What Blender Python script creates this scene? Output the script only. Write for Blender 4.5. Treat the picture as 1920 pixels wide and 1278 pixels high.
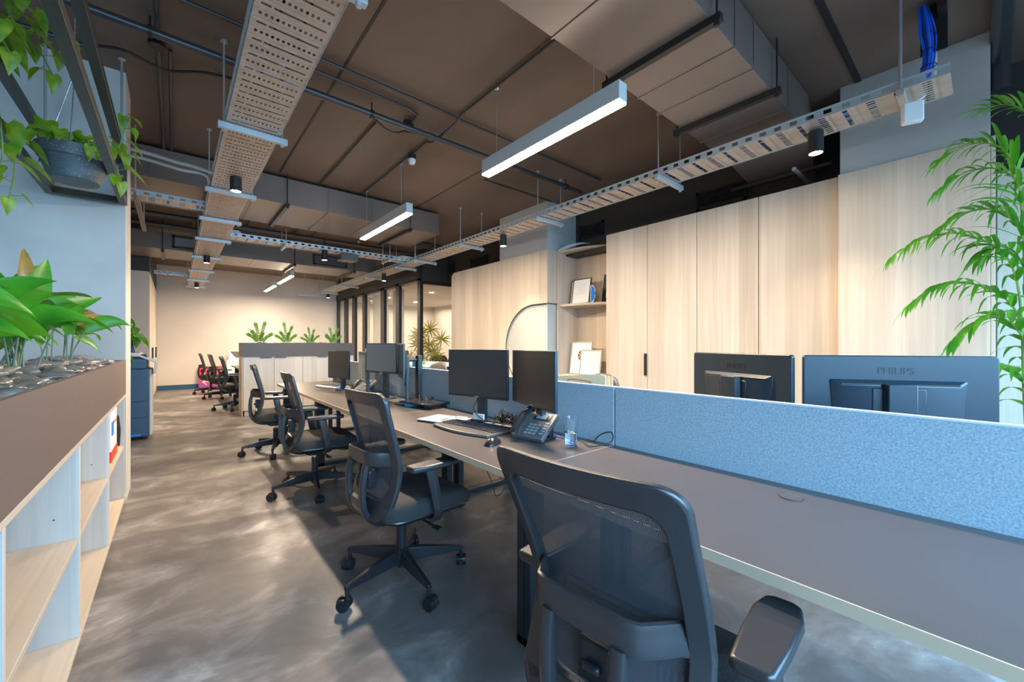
import bpy, bmesh, math, random
from mathutils import Vector, Matrix, noise
D = bpy.data; SC = bpy.context.scene; COL = SC.collection
for o in list(D.objects): D.objects.remove(o)
PI = math.pi; R = math.radians

# ---------------- camera ----------------
cam = D.cameras.new('camera'); cam_o = D.objects.new('camera', cam); COL.objects.link(cam_o)
cam.sensor_width = 36; cam.sensor_fit = 'HORIZONTAL'; cam.lens = 752/1920*36
cam.shift_y = 6/1920; cam.clip_start = .02; cam.clip_end = 200
cam_o.location = (0, 0, 1.25); cam_o.rotation_euler = (R(90), 0, R(-40.134))
SC.camera = cam_o
# ---------------- view ----------------
vs = SC.view_settings
vs.view_transform = 'Standard'; vs.look = 'None'; vs.gamma = 1; vs.use_curve_mapping = False
vs.exposure = 1.5
# ---------------- sky ----------------
W = D.worlds.new('sky'); SC.world = W; W.use_nodes = True
wn = W.node_tree.nodes; wl = W.node_tree.links; wn.clear()
wo = wn.new('ShaderNodeOutputWorld'); wb = wn.new('ShaderNodeBackground')
wb.inputs[0].default_value = (.42, .66, 1, 1); wb.inputs[1].default_value = .9
wl.new(wb.outputs[0], wo.inputs[0])

def area(name, loc, rot, sx, sy, power, col, spread=180):
    l = D.lights.new(name, 'AREA'); l.shape = 'RECTANGLE'; l.size = sx; l.size_y = sy
    l.energy = power; l.color = col; l.spread = R(spread)
    o = D.objects.new(name, l); COL.objects.link(o); o.location = loc; o.rotation_euler = rot
    return o
# daylight entering through the window wall behind the camera
area('daylight_window_rear', (1.2, -2.28, 1.75), (R(48), 0, 0), 7.2, 2.2, 205, (.30, .64, .98), 130)
area('ceiling_fill_meeting_room', (6.3, 11.5, 2.6), (0, 0, 0), 3, 5, 110, (1, .82, .62))  # unseen warm ceiling panel, stands in for the meeting room downlights

# ================= materials =================
def M(name, col, rough=.5, metal=0, spec=.5, emit=None, estr=0, trans=0, ior=1.45, alpha=1, coat=0):
    m = D.materials.new(name); m.use_nodes = True
    b = m.node_tree.nodes['Principled BSDF']
    b.inputs['Base Color'].default_value = (*col, 1); b.inputs['Roughness'].default_value = rough
    b.inputs['Metallic'].default_value = metal; b.inputs['Specular IOR Level'].default_value = spec
    b.inputs['IOR'].default_value = ior; b.inputs['Transmission Weight'].default_value = trans
    b.inputs['Coat Weight'].default_value = coat; b.inputs['Alpha'].default_value = alpha
    if emit: b.inputs['Emission Color'].default_value = (*emit, 1); b.inputs['Emission Strength'].default_value = estr
    m.diffuse_color = (*col, 1)
    return m
def nn(m, t, **k):
    n = m.node_tree.nodes.new(t)
    for a, v in k.items(): setattr(n, a, v)
    return n
def lk(m, a, b): m.node_tree.links.new(a, b)
def noisy(m, c1, c2, scale=(5, 5, 5), nscale=1, detail=4, rough_var=None, bump=0, lo=.3, hi=.7, dist=0, bscale=None):
    """procedural two-tone noise on object coordinates"""
    b = m.node_tree.nodes['Principled BSDF']
    tc = nn(m, 'ShaderNodeTexCoord'); mp = nn(m, 'ShaderNodeMapping'); mp.inputs['Scale'].default_value = scale
    lk(m, tc.outputs['Object'], mp.inputs[0])
    nz = nn(m, 'ShaderNodeTexNoise'); nz.inputs['Scale'].default_value = nscale; nz.inputs['Detail'].default_value = detail
    nz.inputs['Distortion'].default_value = dist
    lk(m, mp.outputs[0], nz.inputs['Vector'])
    cr = nn(m, 'ShaderNodeValToRGB'); cr.color_ramp.elements[0].position = lo; cr.color_ramp.elements[1].position = hi
    cr.color_ramp.elements[0].color = (*c1, 1); cr.color_ramp.elements[1].color = (*c2, 1)
    lk(m, nz.outputs['Fac'], cr.inputs[0]); lk(m, cr.outputs[0], b.inputs['Base Color'])
    if rough_var:
        mr = nn(m, 'ShaderNodeMapRange'); mr.inputs[3].default_value = rough_var[0]; mr.inputs[4].default_value = rough_var[1]
        lk(m, nz.outputs['Fac'], mr.inputs[0]); lk(m, mr.outputs[0], b.inputs['Roughness'])
    if bump:
        bp = nn(m, 'ShaderNodeBump'); bp.inputs['Strength'].default_value = bump; bp.inputs['Distance'].default_value = .01
        if bscale:
            n2 = nn(m, 'ShaderNodeTexNoise'); n2.inputs['Scale'].default_value = bscale; n2.inputs['Detail'].default_value = 3
            lk(m, tc.outputs['Object'], n2.inputs['Vector']); lk(m, n2.outputs['Fac'], bp.inputs['Height'])
        else: lk(m, nz.outputs['Fac'], bp.inputs['Height'])
        lk(m, bp.outputs[0], b.inputs['Normal'])
    return m, cr
def wood(name, axis, c1, c2, board=.2, rough=.45):
    """pale laminate: fine grain along one axis plus board-to-board tone steps"""
    m = M(name, c1, rough); b = m.node_tree.nodes['Principled BSDF']
    tc = nn(m, 'ShaderNodeTexCoord'); mp = nn(m, 'ShaderNodeMapping')
    s = [34, 34, 34]; s[axis] = .9; mp.inputs['Scale'].default_value = s
    lk(m, tc.outputs['Object'], mp.inputs[0])
    nz = nn(m, 'ShaderNodeTexNoise'); nz.inputs['Scale'].default_value = 1; nz.inputs['Detail'].default_value = 5
    nz.inputs['Distortion'].default_value = .6; lk(m, mp.outputs[0], nz.inputs['Vector'])
    m2 = nn(m, 'ShaderNodeMapping'); s2 = [1/board]*3; s2[axis] = .02; m2.inputs['Scale'].default_value = s2
    lk(m, tc.outputs['Object'], m2.inputs[0])
    vf = nn(m, 'ShaderNodeVectorMath', operation='FLOOR'); lk(m, m2.outputs[0], vf.inputs[0])
    wn_ = nn(m, 'ShaderNodeTexWhiteNoise'); wn_.noise_dimensions = '3D'; lk(m, vf.outputs[0], wn_.inputs['Vector'])
    n3 = nn(m, 'ShaderNodeTexNoise'); n3.inputs['Scale'].default_value = 1; s3 = [6, 6, 6]; s3[axis] = .35
    m3 = nn(m, 'ShaderNodeMapping'); m3.inputs['Scale'].default_value = s3; lk(m, tc.outputs['Object'], m3.inputs[0]); lk(m, m3.outputs[0], n3.inputs['Vector'])
    a1 = nn(m, 'ShaderNodeMath', operation='MULTIPLY'); a1.inputs[1].default_value = .45; lk(m, nz.outputs['Fac'], a1.inputs[0])
    a2 = nn(m, 'ShaderNodeMath', operation='MULTIPLY_ADD'); a2.inputs[1].default_value = .22; lk(m, wn_.outputs['Value'], a2.inputs[0]); lk(m, a1.outputs[0], a2.inputs[2])
    a3 = nn(m, 'ShaderNodeMath', operation='MULTIPLY_ADD'); a3.inputs[1].default_value = .45; lk(m, n3.outputs['Fac'], a3.inputs[0]); lk(m, a2.outputs[0], a3.inputs[2])
    cr = nn(m, 'ShaderNodeValToRGB'); cr.color_ramp.elements[0].position = .35; cr.color_ramp.elements[1].position = .78
    cr.color_ramp.elements[0].color = (*c1, 1); cr.color_ramp.elements[1].color = (*c2, 1)
    lk(m, a3.outputs[0], cr.inputs[0]); lk(m, cr.outputs[0], b.inputs['Base Color'])
    return m

m_wood = wood('pale_oak_vertical', 2, (.49, .395, .305), (.70, .60, .495))
m_wood_shelf = wood('pale_oak_shelf', 1, (.46, .37, .29), (.66, .56, .45), .5)
m_wood_div = wood('pale_oak_divider', 2, (.46, .40, .35), (.68, .62, .55), .15)
m_oak_white = wood('white_washed_oak', 2, (.52, .48, .43), (.66, .62, .57), .1)
m_white = M('white_wall_paint', (.62, .57, .52), .85)
noisy(m_white, (.58, .53, .48), (.64, .59, .54), (1.2, 1.2, 1.2), 1, 4)
m_plaster = M('column_plaster', (.5, .5, .48), .8)
noisy(m_plaster, (.42, .42, .40), (.54, .54, .52), (1.5, 1.5, 1.5), 1, 6, bump=.15, bscale=14, dist=.8)
m_ceiling = M('dark_ceiling_paint', (.11, .08, .065), .5)
noisy(m_ceiling, (.125, .09, .07), (.175, .128, .10), (.9, .9, .9), 1, 6, rough_var=(.45, .65), bump=.1, bscale=10)
m_dark = M('dark_wall_paint', (.045, .04, .036), .6)
m_duct = M('painted_duct_metal', (.19, .16, .14), .38, .25)
noisy(m_duct, (.18, .14, .118), (.23, .18, .152), (1, 1, 1), 1.5, 3, rough_var=(.3, .45))
m_iron = M('black_hanger_metal', (.035, .033, .033), .4, .4)
m_pipe = M('dark_painted_pipe', (.075, .075, .08), .28, .5)
m_galv = M('galvanised_tray', (.56, .47, .40), .42, .35)
noisy(m_galv, (.50, .42, .36), (.62, .53, .46), (14, 14, 14), 1, 3, rough_var=(.35, .5))
m_galv_b = M('galvanised_rail', (.50, .58, .62), .35, .45)
m_rod = M('threaded_rod', (.55, .57, .58), .35, .7)
m_conduit_w = M('grey_conduit', (.42, .40, .38), .5)
m_floor = M('polished_concrete', (.22, .2, .18), .3)
m_desk = M('taupe_desk_laminate', (.095, .078, .075), .32)
m_edge = M('beige_edge_band', (.55, .40, .28), .5)
m_frame = M('black_desk_frame', (.03, .035, .045), .35, .3)
m_plastic = M('black_chair_plastic', (.024, .023, .026), .33, 0, .7)
m_cushion = M('black_seat_fabric', (.03, .028, .028), .9)
noisy(m_cushion, (.024, .023, .023), (.042, .039, .039), (180, 180, 180), 1, 2, bump=.2)
m_base = M('black_nylon_base', (.02, .021, .025), .32, .1)
m_chrome = M('chrome', (.7, .72, .75), .15, 1)
m_felt = M('grey_felt', (.33, .4, .46), .95, spec=.1)
noisy(m_felt, (.23, .30, .36), (.45, .54, .60), (170, 170, 170), 1, 5, lo=.28, hi=.72, bump=.06)
m_feltedge = M('partition_trim', (.62, .66, .74), .5)
m_screen = M('dark_screen', (.05, .045, .043), .22, 0, .6)
m_bezel = M('black_monitor_plastic', (.014, .026, .038), .32, 0, .6)  # blue tint puts a blue reflection into the black plastic
m_silver = M('silver_plastic', (.4, .42, .45), .35, .4)
m_planter = M('taupe_planter_laminate', (.155, .112, .098), .45)
m_plgrey = M('grey_planter_laminate', (.10, .088, .088), .45)
m_stone = M('river_stone', (.12, .11, .11), .22, 0, .7)
noisy(m_stone, (.05, .05, .055), (.26, .22, .20), (14, 14, 14), 1, 4, rough_var=(.12, .35))
m_soil = M('dark_soil', (.03, .022, .016), .95)
def leafmat(name, c1, c2, sc=9, rough=.35):
    m = M(name, c1, rough); noisy(m, c1, c2, (sc,)*3, 1, 3)
    b = m.node_tree.nodes['Principled BSDF']
    out = m.node_tree.nodes['Material Output']
    tr = nn(m, 'ShaderNodeBsdfTranslucent'); tr.inputs[0].default_value = (c2[0]*1.3, c2[1]*1.3, c2[2]*.6, 1)
    mx = nn(m, 'ShaderNodeMixShader'); mx.inputs[0].default_value = .28
    lk(m, b.outputs[0], mx.inputs[1]); lk(m, tr.outputs[0], mx.inputs[2]); lk(m, mx.outputs[0], out.inputs[0])
    return m
m_leaf = leafmat('glossy_green_leaf', (.012, .13, .01), (.09, .38, .02), 6)
m_leaf_old = leafmat('browning_leaf', (.10, .16, .02), (.36, .20, .06), 14)
m_leaf_pothos = leafmat('variegated_leaf', (.05, .20, .015), (.30, .42, .03), 22)
m_leaf_palm = leafmat('palm_leaf', (.02, .17, .02), (.10, .34, .02), 5)
m_leaf_zz = leafmat('dark_glossy_leaf', (.04, .17, .02), (.14, .34, .03), 16)
m_leaf_dry = leafmat('olive_palm_leaf', (.16, .18, .03), (.32, .30, .07), 8)
m_stem = M('green_stem', (.16, .26, .06), .5)
m_stem_d = M('grey_green_stalk', (.16, .22, .15), .4)
m_pot = M('speckled_grey_pot', (.09, .12, .14), .45)
noisy(m_pot, (.075, .09, .10), (.3, .33, .34), (160, 160, 160), 1, 1, lo=.66, hi=.72)
m_black = M('matte_black', (.018, .018, .02), .45)
m_blackgl = M('gloss_black', (.02, .02, .022), .2)
m_paper = M('white_paper', (.78, .78, .78), .7)
m_manila = M('manila_card', (1, .76, .48), .75)
m_glass = M('clear_glass', (1, 1, 1), .02, 0, .5, trans=1, ior=1.45)
m_water = M('water', (.9, .96, 1), .0, 0, .5, trans=1, ior=1.33)
m_fixture = M('white_aluminium', (.55, .56, .55), .4)
m_blue = M('blue_cable', (.01, .13, .75), .45)
m_bluecard = M('blue_plastic', (.02, .2, .7), .35)
m_navy = M('navy_skirting', (.03, .09, .17), .5)
m_copier = M('blue_grey_copier_plastic', (.03, .075, .15), .45)
m_copier2 = M('light_copier_plastic', (.5, .52, .54), .45)
m_gold = M('silver_picture_frame', (.5, .5, .48), .35, .5)
m_brown = M('brown_chair_shell', (.13, .07, .045), .5)
m_diff = M('lamp_diffuser', (1, .95, .85), .5, emit=(1, .84, .66), estr=26)
m_bulb = M('spot_lens', (1, .9, .7), .5, emit=(1, .78, .52), estr=45)
m_cyan = M('cyan_plastic', (.02, .42, .72), .4)
m_red = M('red_plastic', (.75, .05, .03), .5)
m_brass = M('brown_ink', (.16, .08, .03), .5)
m_greytext = M('grey_ink', (.35, .38, .42), .6)
m_lcd = M('grey_lcd', (.22, .28, .3), .2)
m_key = M('dark_keys', (.05, .05, .055), .45)
m_tan = M('grey_taupe_plastic', (.11, .1, .098), .35)
# partition glass: real thin pane, lightly reflective
m_pane = D.materials.new('window_glass'); m_pane.use_nodes = True
_t = m_pane.node_tree; _t.nodes.clear()
_o = _t.nodes.new('ShaderNodeOutputMaterial'); _a = _t.nodes.new('ShaderNodeBsdfTransparent'); _g = _t.nodes.new('ShaderNodeBsdfGlossy')
_a.inputs[0].default_value = (.93, .95, .95, 1); _g.inputs['Roughness'].default_value = .02
_f = _t.nodes.new('ShaderNodeFresnel'); _gm = _t.nodes.new('ShaderNodeNewGeometry'); _mr = _t.nodes.new('ShaderNodeMapRange'); _mr.inputs[3].default_value = 1.5; _mr.inputs[4].default_value = 1/1.5; _t.links.new(_gm.outputs['Backfacing'], _mr.inputs[0]); _t.links.new(_mr.outputs[0], _f.inputs[0]); _x = _t.nodes.new('ShaderNodeMixShader')
_t.links.new(_f.outputs[0], _x.inputs[0]); _t.links.new(_a.outputs[0], _x.inputs[1]); _t.links.new(_g.outputs[0], _x.inputs[2]); _t.links.new(_x.outputs[0], _o.inputs[0])
# woven chair mesh: a fine grid of see-through holes
m_mesh = M('chair_mesh', (.045, .05, .06), .55)
def _mesh():
    m = m_mesh; b = m.node_tree.nodes['Principled BSDF']; out = m.node_tree.nodes['Material Output']
    tc = nn(m, 'ShaderNodeTexCoord'); sp = nn(m, 'ShaderNodeSeparateXYZ'); lk(m, tc.outputs['Object'], sp.inputs[0])
    outs = []
    for ax in ('Y', 'Z'):
        a = nn(m, 'ShaderNodeMath', operation='MULTIPLY'); a.inputs[1].default_value = 330; lk(m, sp.outputs[ax], a.inputs[0])
        f = nn(m, 'ShaderNodeMath', operation='FRACT'); lk(m, a.outputs[0], f.inputs[0])
        g = nn(m, 'ShaderNodeMath', operation='GREATER_THAN'); g.inputs[1].default_value = .66; lk(m, f.outputs[0], g.inputs[0]); outs.append(g)
    h = nn(m, 'ShaderNodeMath', operation='MULTIPLY'); lk(m, outs[0].outputs[0], h.inputs[0]); lk(m, outs[1].outputs[0], h.inputs[1])
    t = nn(m, 'ShaderNodeBsdfTransparent'); x = nn(m, 'ShaderNodeMixShader')
    lk(m, h.outputs[0], x.inputs[0]); lk(m, b.outputs[0], x.inputs[1]); lk(m, t.outputs[0], x.inputs[2]); lk(m, x.outputs[0], out.inputs[0])
_mesh()
def _floor():
    m = m_floor; b = m.node_tree.nodes['Principled BSDF']
    tc = nn(m, 'ShaderNodeTexCoord')
    mp = nn(m, 'ShaderNodeMapping'); mp.inputs['Scale'].default_value = (1.0, 1.25, 1); mp.inputs['Rotation'].default_value = (0, 0, R(50)); lk(m, tc.outputs['Object'], mp.inputs[0])
    n1 = nn(m, 'ShaderNodeTexNoise'); n1.inputs['Scale'].default_value = 2.3; n1.inputs['Detail'].default_value = 7; n1.inputs['Roughness'].default_value = .62; n1.inputs['Distortion'].default_value = .5
    lk(m, mp.outputs[0], n1.inputs['Vector'])
    n2 = nn(m, 'ShaderNodeTexNoise'); n2.inputs['Scale'].default_value = .8; n2.inputs['Detail'].default_value = 3; lk(m, tc.outputs['Object'], n2.inputs['Vector'])
    ad = nn(m, 'ShaderNodeMath', operation='MULTIPLY_ADD'); ad.inputs[1].default_value = .5; lk(m, n2.outputs['Fac'], ad.inputs[0]); lk(m, n1.outputs['Fac'], ad.inputs[2])
    cr = nn(m, 'ShaderNodeValToRGB'); e = cr.color_ramp.elements
    e[0].position = .55; e[0].color = (.105, .094, .09, 1); e[1].position = .92; e[1].color = (.42, .395, .385, 1)
    k = e.new(.74); k.color = (.155, .14, .134, 1); k = e.new(.85); k.color = (.25, .23, .222, 1)
    lk(m, ad.outputs[0], cr.inputs[0]); lk(m, cr.outputs[0], b.inputs['Base Color'])
    mr = nn(m, 'ShaderNodeMapRange'); mr.inputs[3].default_value = .5; mr.inputs[4].default_value = .3; lk(m, n1.outputs['Fac'], mr.inputs[0]); lk(m, mr.outputs[0], b.inputs['Roughness'])
_floor()
m_poster = M('red_violet_poster', (.6, .05, .1), .5)
def _poster():
    m = m_poster; b = m.node_tree.nodes['Principled BSDF']; tc = nn(m, 'ShaderNodeTexCoord'); sp = nn(m, 'ShaderNodeSeparateXYZ'); lk(m, tc.outputs['Object'], sp.inputs[0])
    cr = nn(m, 'ShaderNodeValToRGB'); cr.color_ramp.elements[0].color = (.25, .07, .30, 1); cr.color_ramp.elements[1].color = (.80, .05, .06, 1); cr.color_ramp.elements[1].position = .62
    lk(m, sp.outputs['Z'], cr.inputs[0]); lk(m, cr.outputs[0], b.inputs['Base Color'])
_poster()

# ================= mesh helpers =================
def newbm(): return bmesh.new()
def obj(name, bm, m, parent=None, bevel=0, smooth=True, ang=40, sub=0, solid=0, seg=2, loc=None):
    me = D.meshes.new(name); bm.normal_update(); bm.to_mesh(me); bm.free(); me.materials.append(m)
    if smooth:
        me.polygons.foreach_set('use_smooth', [True]*len(me.polygons))
        if ang and not sub: me.set_sharp_from_angle(angle=R(ang))
    o = D.objects.new(name, me); COL.objects.link(o)
    if parent: o.parent = parent
    if loc: o.location = loc
    if solid:
        s = o.modifiers.new('s', 'SOLIDIFY'); s.thickness = solid; s.offset = 0
    if bevel:
        b = o.modifiers.new('b', 'BEVEL'); b.width = bevel; b.segments = seg; b.limit_method = 'ANGLE'; b.angle_limit = R(35)
    if sub:
        s = o.modifiers.new('u', 'SUBSURF'); s.levels = sub; s.render_levels = sub
    return o
def thing(name, label, cat, loc=(0, 0, 0), rz=0, group=None):
    o = D.objects.new(name, None); COL.objects.link(o); o.location = loc; o.rotation_euler = (0, 0, rz)
    o.empty_display_size = .05
    return tag(o, label, cat, group)
def tag(o, label, cat, group=None, kind=None):
    o['label'] = label; o['category'] = cat
    if group: o['group'] = group
    if kind: o['kind'] = kind
    return o
def struct(name, bm, m, label=None, cat=None, **k):
    o = obj(name, bm, m, **k); o['kind'] = 'structure'
    if label: o['label'] = label
    if cat: o['category'] = cat
    return o
def kids(o): return [c for c in D.objects if c.parent == o]
def dup(root, loc, rz=None, label=None, group=None):
    tree = {}
    def rec(s, par):
        c = s.copy(); COL.objects.link(c); c.parent = par
        for ch in CH.get(s.name, ()): rec(ch, c)
        return c
    CH = {}
    for c in D.objects:
        if c.parent: CH.setdefault(c.parent.name, []).append(c)
    r = rec(root, None); r.location = loc
    if rz is not None: r.rotation_euler = (0, 0, rz)
    if label: r['label'] = label
    if group: r['group'] = group
    return r
def box(bm, x0, x1, y0, y1, z0, z1, mat=None):
    v = [bm.verts.new(p) for p in ((x0, y0, z0), (x1, y0, z0), (x1, y1, z0), (x0, y1, z0), (x0, y0, z1), (x1, y0, z1), (x1, y1, z1), (x0, y1, z1))]
    if mat is not None:
        for q in v: q.co = mat @ q.co
    for f in ((0, 3, 2, 1), (4, 5, 6, 7), (0, 1, 5, 4), (1, 2, 6, 5), (2, 3, 7, 6), (3, 0, 4, 7)): bm.faces.new([v[i] for i in f])
    return v
def bx(*a): 
    bm = newbm(); box(bm, *a); return bm
def cyl(bm, p, q, r, r2=None, n=16, cap=True):
    p = Vector(p); q = Vector(q); r2 = r if r2 is None else r2
    d = (q-p).normalized(); a = d.orthogonal().normalized(); b = d.cross(a)
    A = []; B = []
    for i in range(n):
        t = 2*PI*i/n; u = a*math.cos(t)+b*math.sin(t)
        A.append(bm.verts.new(p+u*r)); B.append(bm.verts.new(q+u*r2))
    for i in range(n): bm.faces.new((A[i], A[(i+1) % n], B[(i+1) % n], B[i]))
    if cap: bm.faces.new(A[::-1]); bm.faces.new(B)
def spline(pts, k=6):
    """catmull-rom through pts"""
    P_ = [Vector(p) for p in pts]; out = []
    for i in range(len(P_)-1):
        p0 = P_[max(i-1, 0)]; p1 = P_[i]; p2 = P_[i+1]; p3 = P_[min(i+2, len(P_)-1)]
        for j in range(k):
            t = j/k
            out.append(.5*((2*p1)+(p2-p0)*t+(2*p0-5*p1+4*p2-p3)*t*t+(3*p1-p0-3*p2+p3)*t**3))
    out.append(P_[-1]); return out
def tube(bm, pts, r, n=8, cap=True):
    pts = [Vector(p) for p in pts]; rings = []; a = None
    for i, p in enumerate(pts):
        d = (pts[min(i+1, len(pts)-1)]-pts[max(i-1, 0)])
        d = d.normalized() if d.length > 1e-9 else Vector((0, 0, 1))
        a = d.orthogonal().normalized() if a is None else (a-d*a.dot(d)).normalized()
        b = d.cross(a); rr = r(i/(len(pts)-1)) if callable(r) else r
        rings.append([bm.verts.new(p+(a*math.cos(2*PI*j/n)+b*math.sin(2*PI*j/n))*rr) for j in range(n)])
    for A, B in zip(rings, rings[1:]):
        for j in range(n): bm.faces.new((A[j], A[(j+1) % n], B[(j+1) % n], B[j]))
    if cap: bm.faces.new(rings[0][::-1]); bm.faces.new(rings[-1])
def sweep(bm, pts, side, w, t, n=12, p=3.2):
    """super-ellipse section (w along side, t across) swept along pts"""
    pts = [Vector(q) for q in pts]; rings = []; L = len(pts)
    for i, q in enumerate(pts):
        d = (pts[min(i+1, L-1)]-pts[max(i-1, 0)]).normalized()
        s = Vector(side(i/(L-1)) if callable(side) else side); s = (s-d*s.dot(d)).normalized(); nrm = d.cross(s)
        ww = w(i/(L-1)) if callable(w) else w; tt = t(i/(L-1)) if callable(t) else t; ring = []
        for j in range(n):
            a = 2*PI*j/n; c, sn = math.cos(a), math.sin(a)
            ring.append(bm.verts.new(q+s*(math.copysign(abs(c)**(2/p), c)*ww/2)+nrm*(math.copysign(abs(sn)**(2/p), sn)*tt/2)))
        rings.append(ring)
    for A, B in zip(rings, rings[1:]):
        for j in range(n): bm.faces.new((A[j], A[(j+1) % n], B[(j+1) % n], B[j]))
    bm.faces.new(rings[0][::-1]); bm.faces.new(rings[-1])
def lathe(bm, prof, c=(0, 0, 0), n=32, mat=None):
    c = Vector(c); rings = []
    for r, z in prof:
        ring = [bm.verts.new(c+Vector((r*math.cos(2*PI*j/n), r*math.sin(2*PI*j/n), z))) for j in range(n)] if r > 1e-6 else [bm.verts.new(c+Vector((0, 0, z)))]
        if mat is not None:
            for v in ring: v.co = mat @ v.co
        rings.append(ring)
    for A, B in zip(rings, rings[1:]):
        for j in range(n):
            if len(A) == 1 and len(B) == 1: continue
            if len(A) == 1: bm.faces.new((A[0], B[(j+1) % n], B[j]))
            elif len(B) == 1: bm.faces.new((A[j], A[(j+1) % n], B[0]))
            else: bm.faces.new((A[j], A[(j+1) % n], B[(j+1) % n], B[j]))
def prism(bm, poly, axis, a0, a1):
    """polygon in the plane normal to axis (0:x -> (y,z), 1:y -> (x,z), 2:z -> (x,y)) extruded a0..a1"""
    def P3(u, v, a): return ((a, u, v), (u, a, v), (u, v, a))[axis]
    A = [bm.verts.new(P3(u, v, a0)) for u, v in poly]; B = [bm.verts.new(P3(u, v, a1)) for u, v in poly]; n = len(poly)
    for i in range(n): bm.faces.new((A[i], A[(i+1) % n], B[(i+1) % n], B[i]))
    bm.faces.new(A[::-1]); bm.faces.new(B); bmesh.ops.recalc_face_normals(bm, faces=bm.faces)
def rrect(x0, x1, y0, y1, r, k=5):
    out = []
    for cx, cy, a in ((x1-r, y0+r, -90), (x1-r, y1-r, 0), (x0+r, y1-r, 90), (x0+r, y0+r, 180)):
        for i in range(k+1):
            t = R(a+90*i/k); out.append((cx+r*math.cos(t), cy+r*math.sin(t)))
    return out
def lettering(name, text, size, m, parent, mat, ext=.0006, align='CENTER'):
    c = D.curves.new(name, 'FONT'); c.body = text; c.size = size; c.extrude = ext; c.align_x = align; c.align_y = 'CENTER'
    t = D.objects.new('tmp', c); COL.objects.link(t); bpy.context.view_layer.update()
    me = bpy.data.meshes.new_from_object(t.evaluated_get(bpy.context.evaluated_depsgraph_get()))
    D.objects.remove(t); me.materials.clear(); me.materials.append(m); me.transform(mat)
    o = D.objects.new(name, me); COL.objects.link(o); o.parent = parent
    return o
rnd = random.Random(7)
# ================= the setting =================
CE = 3.4; FW = 14.4
bm = newbm(); box(bm, -3.3, 8.1, -2.5, FW+.2, -.1, 0); struct('floor', bm, m_floor, 'polished mottled grey concrete floor', 'floor')
bm = newbm(); box(bm, -3.3, 8.1, -2.5, FW+.2, CE, CE+.12)
struct('ceiling', bm, m_ceiling, 'dark brown painted slab ceiling', 'ceiling')
# shallow slab joints in the ceiling
bm = newbm(); box(bm, -2.9, 4.9, .66, .70, CE-.012, CE+.01); box(bm, 1.0, 1.02, .7, 5.7, CE-.003, CE+.01); box(bm, 2.9, 2.92, 1.7, 14, CE-.003, CE+.01); box(bm, -2.9, 4.9, 7.9, 7.93, CE-.004, CE+.01)
struct('trim_1', bm, m_black, 'dark joint lines across the ceiling slab', 'ceiling joint', smooth=False)
bm = newbm(); box(bm, -1.5, 8.1, FW, FW+.2, 0, CE); struct('wall_far', bm, m_white, 'plain warm white wall at the far end of the office', 'wall')
bm = newbm(); box(bm, -3.3, 8.1, FW-.012, FW-.0005, 0, .13); box(bm, -3.3, 8.1, FW-.012, FW, 0, .13)
bm.free(); bm = bx(-.35, 4.3, FW-.015, FW, 0, .13); struct('baseboard_far', bm, m_navy, 'navy skirting along the far white wall', 'skirting')
# left: wall behind the planter, ends in the column
bm = newbm(); box(bm, -3.3, -.29, 4.4, 4.85, 0, CE); struct('wall_left', bm, m_plaster, 'pale blue-grey plaster wall and column end behind the planter', 'wall', bevel=.004)
bm = newbm(); box(bm, -3.3, -3.15, -2.5, 4.4, 0, CE); struct('wall_left_side', bm, m_white, 'white side wall left of the planter', 'wall')
bm = newbm(); box(bm, -1.6, -1.45, 4.85, 10.4, 0, CE); struct('wall_left_nook', bm, m_white, 'white wall of the copier nook', 'wall')
# rear wall with a full-width window (behind the camera)
bm = newbm(); box(bm, -3.3, 8.1, -2.5, -2.4, 0, .35); box(bm, -3.3, 8.1, -2.5, -2.4, 3.1, CE)
box(bm, -3.3, -2.6, -2.5, -2.4, .35, 3.1); box(bm, 5.1, 8.1, -2.5, -2.4, .35, 3.1)
struct('wall_rear', bm, m_white, 'wall around the big window', 'wall')
w = thing('window_1', 'wide window in the rear wall', 'window'); w['kind'] = 'structure'
bm = newbm()
for x in (-2.6, -.7, 1.2, 3.1, 5.05): box(bm, x, x+.06, -2.48, -2.42, .35, 3.1)
box(bm, -2.6, 5.1, -2.48, -2.42, .35, .41); box(bm, -2.6, 5.1, -2.48, -2.42, 3.04, 3.1)
obj('window_frame', bm, m_iron, w)
obj('window_pane', bx(-2.55, 5.06, -2.452, -2.448, .4, 3.05), m_pane, w)
# right: dark wall behind and above the cabinets
bm = newbm(); box(bm, 4.92, 5.1, -2.4, 5.45, 0, CE); box(bm, 4.92, 5.1, 5.45, 8.3, 2.75, CE)
struct('wall_right', bm, m_dark, 'dark painted wall above the oak cabinets', 'wall')
bm = newbm(); box(bm, 4.25, 4.42, 8.36, FW, 2.75, CE); struct('wall_right_bulkhead', bm, m_dark, 'dark bulkhead above the glass partition', 'wall')
bm = newbm(); box(bm, 4.3, 8.0, 8.2, 8.36, 2.68, CE); struct('wall_meeting_header', bm, m_dark, 'dark header above the meeting room glass', 'wall')
bm = newbm(); box(bm, 8.0, 8.1, -2.4, FW, 0, CE); struct('wall_right_outer', bm, m_white, 'warm white wall of the meeting room', 'wall')
bm = newbm(); box(bm, 5.1, 8.0, 5.3, 5.45, 0, CE); struct('wall_corridor', bm, m_white, 'white corridor wall', 'wall')
bm = newbm(); box(bm, 4.42, 8.0, 8.36, FW, 2.72, 2.8); struct('ceiling_meeting', bm, m_white, 'white plasterboard ceiling in the meeting room', 'ceiling')
# left far: bulkhead over the tall cupboards
bm = newbm(); box(bm, -1.6, -.36, 10.4, FW, 2.66, CE); struct('wall_left_bulkhead', bm, m_dark, 'dark bulkhead above the tall white cupboards', 'wall')
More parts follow.
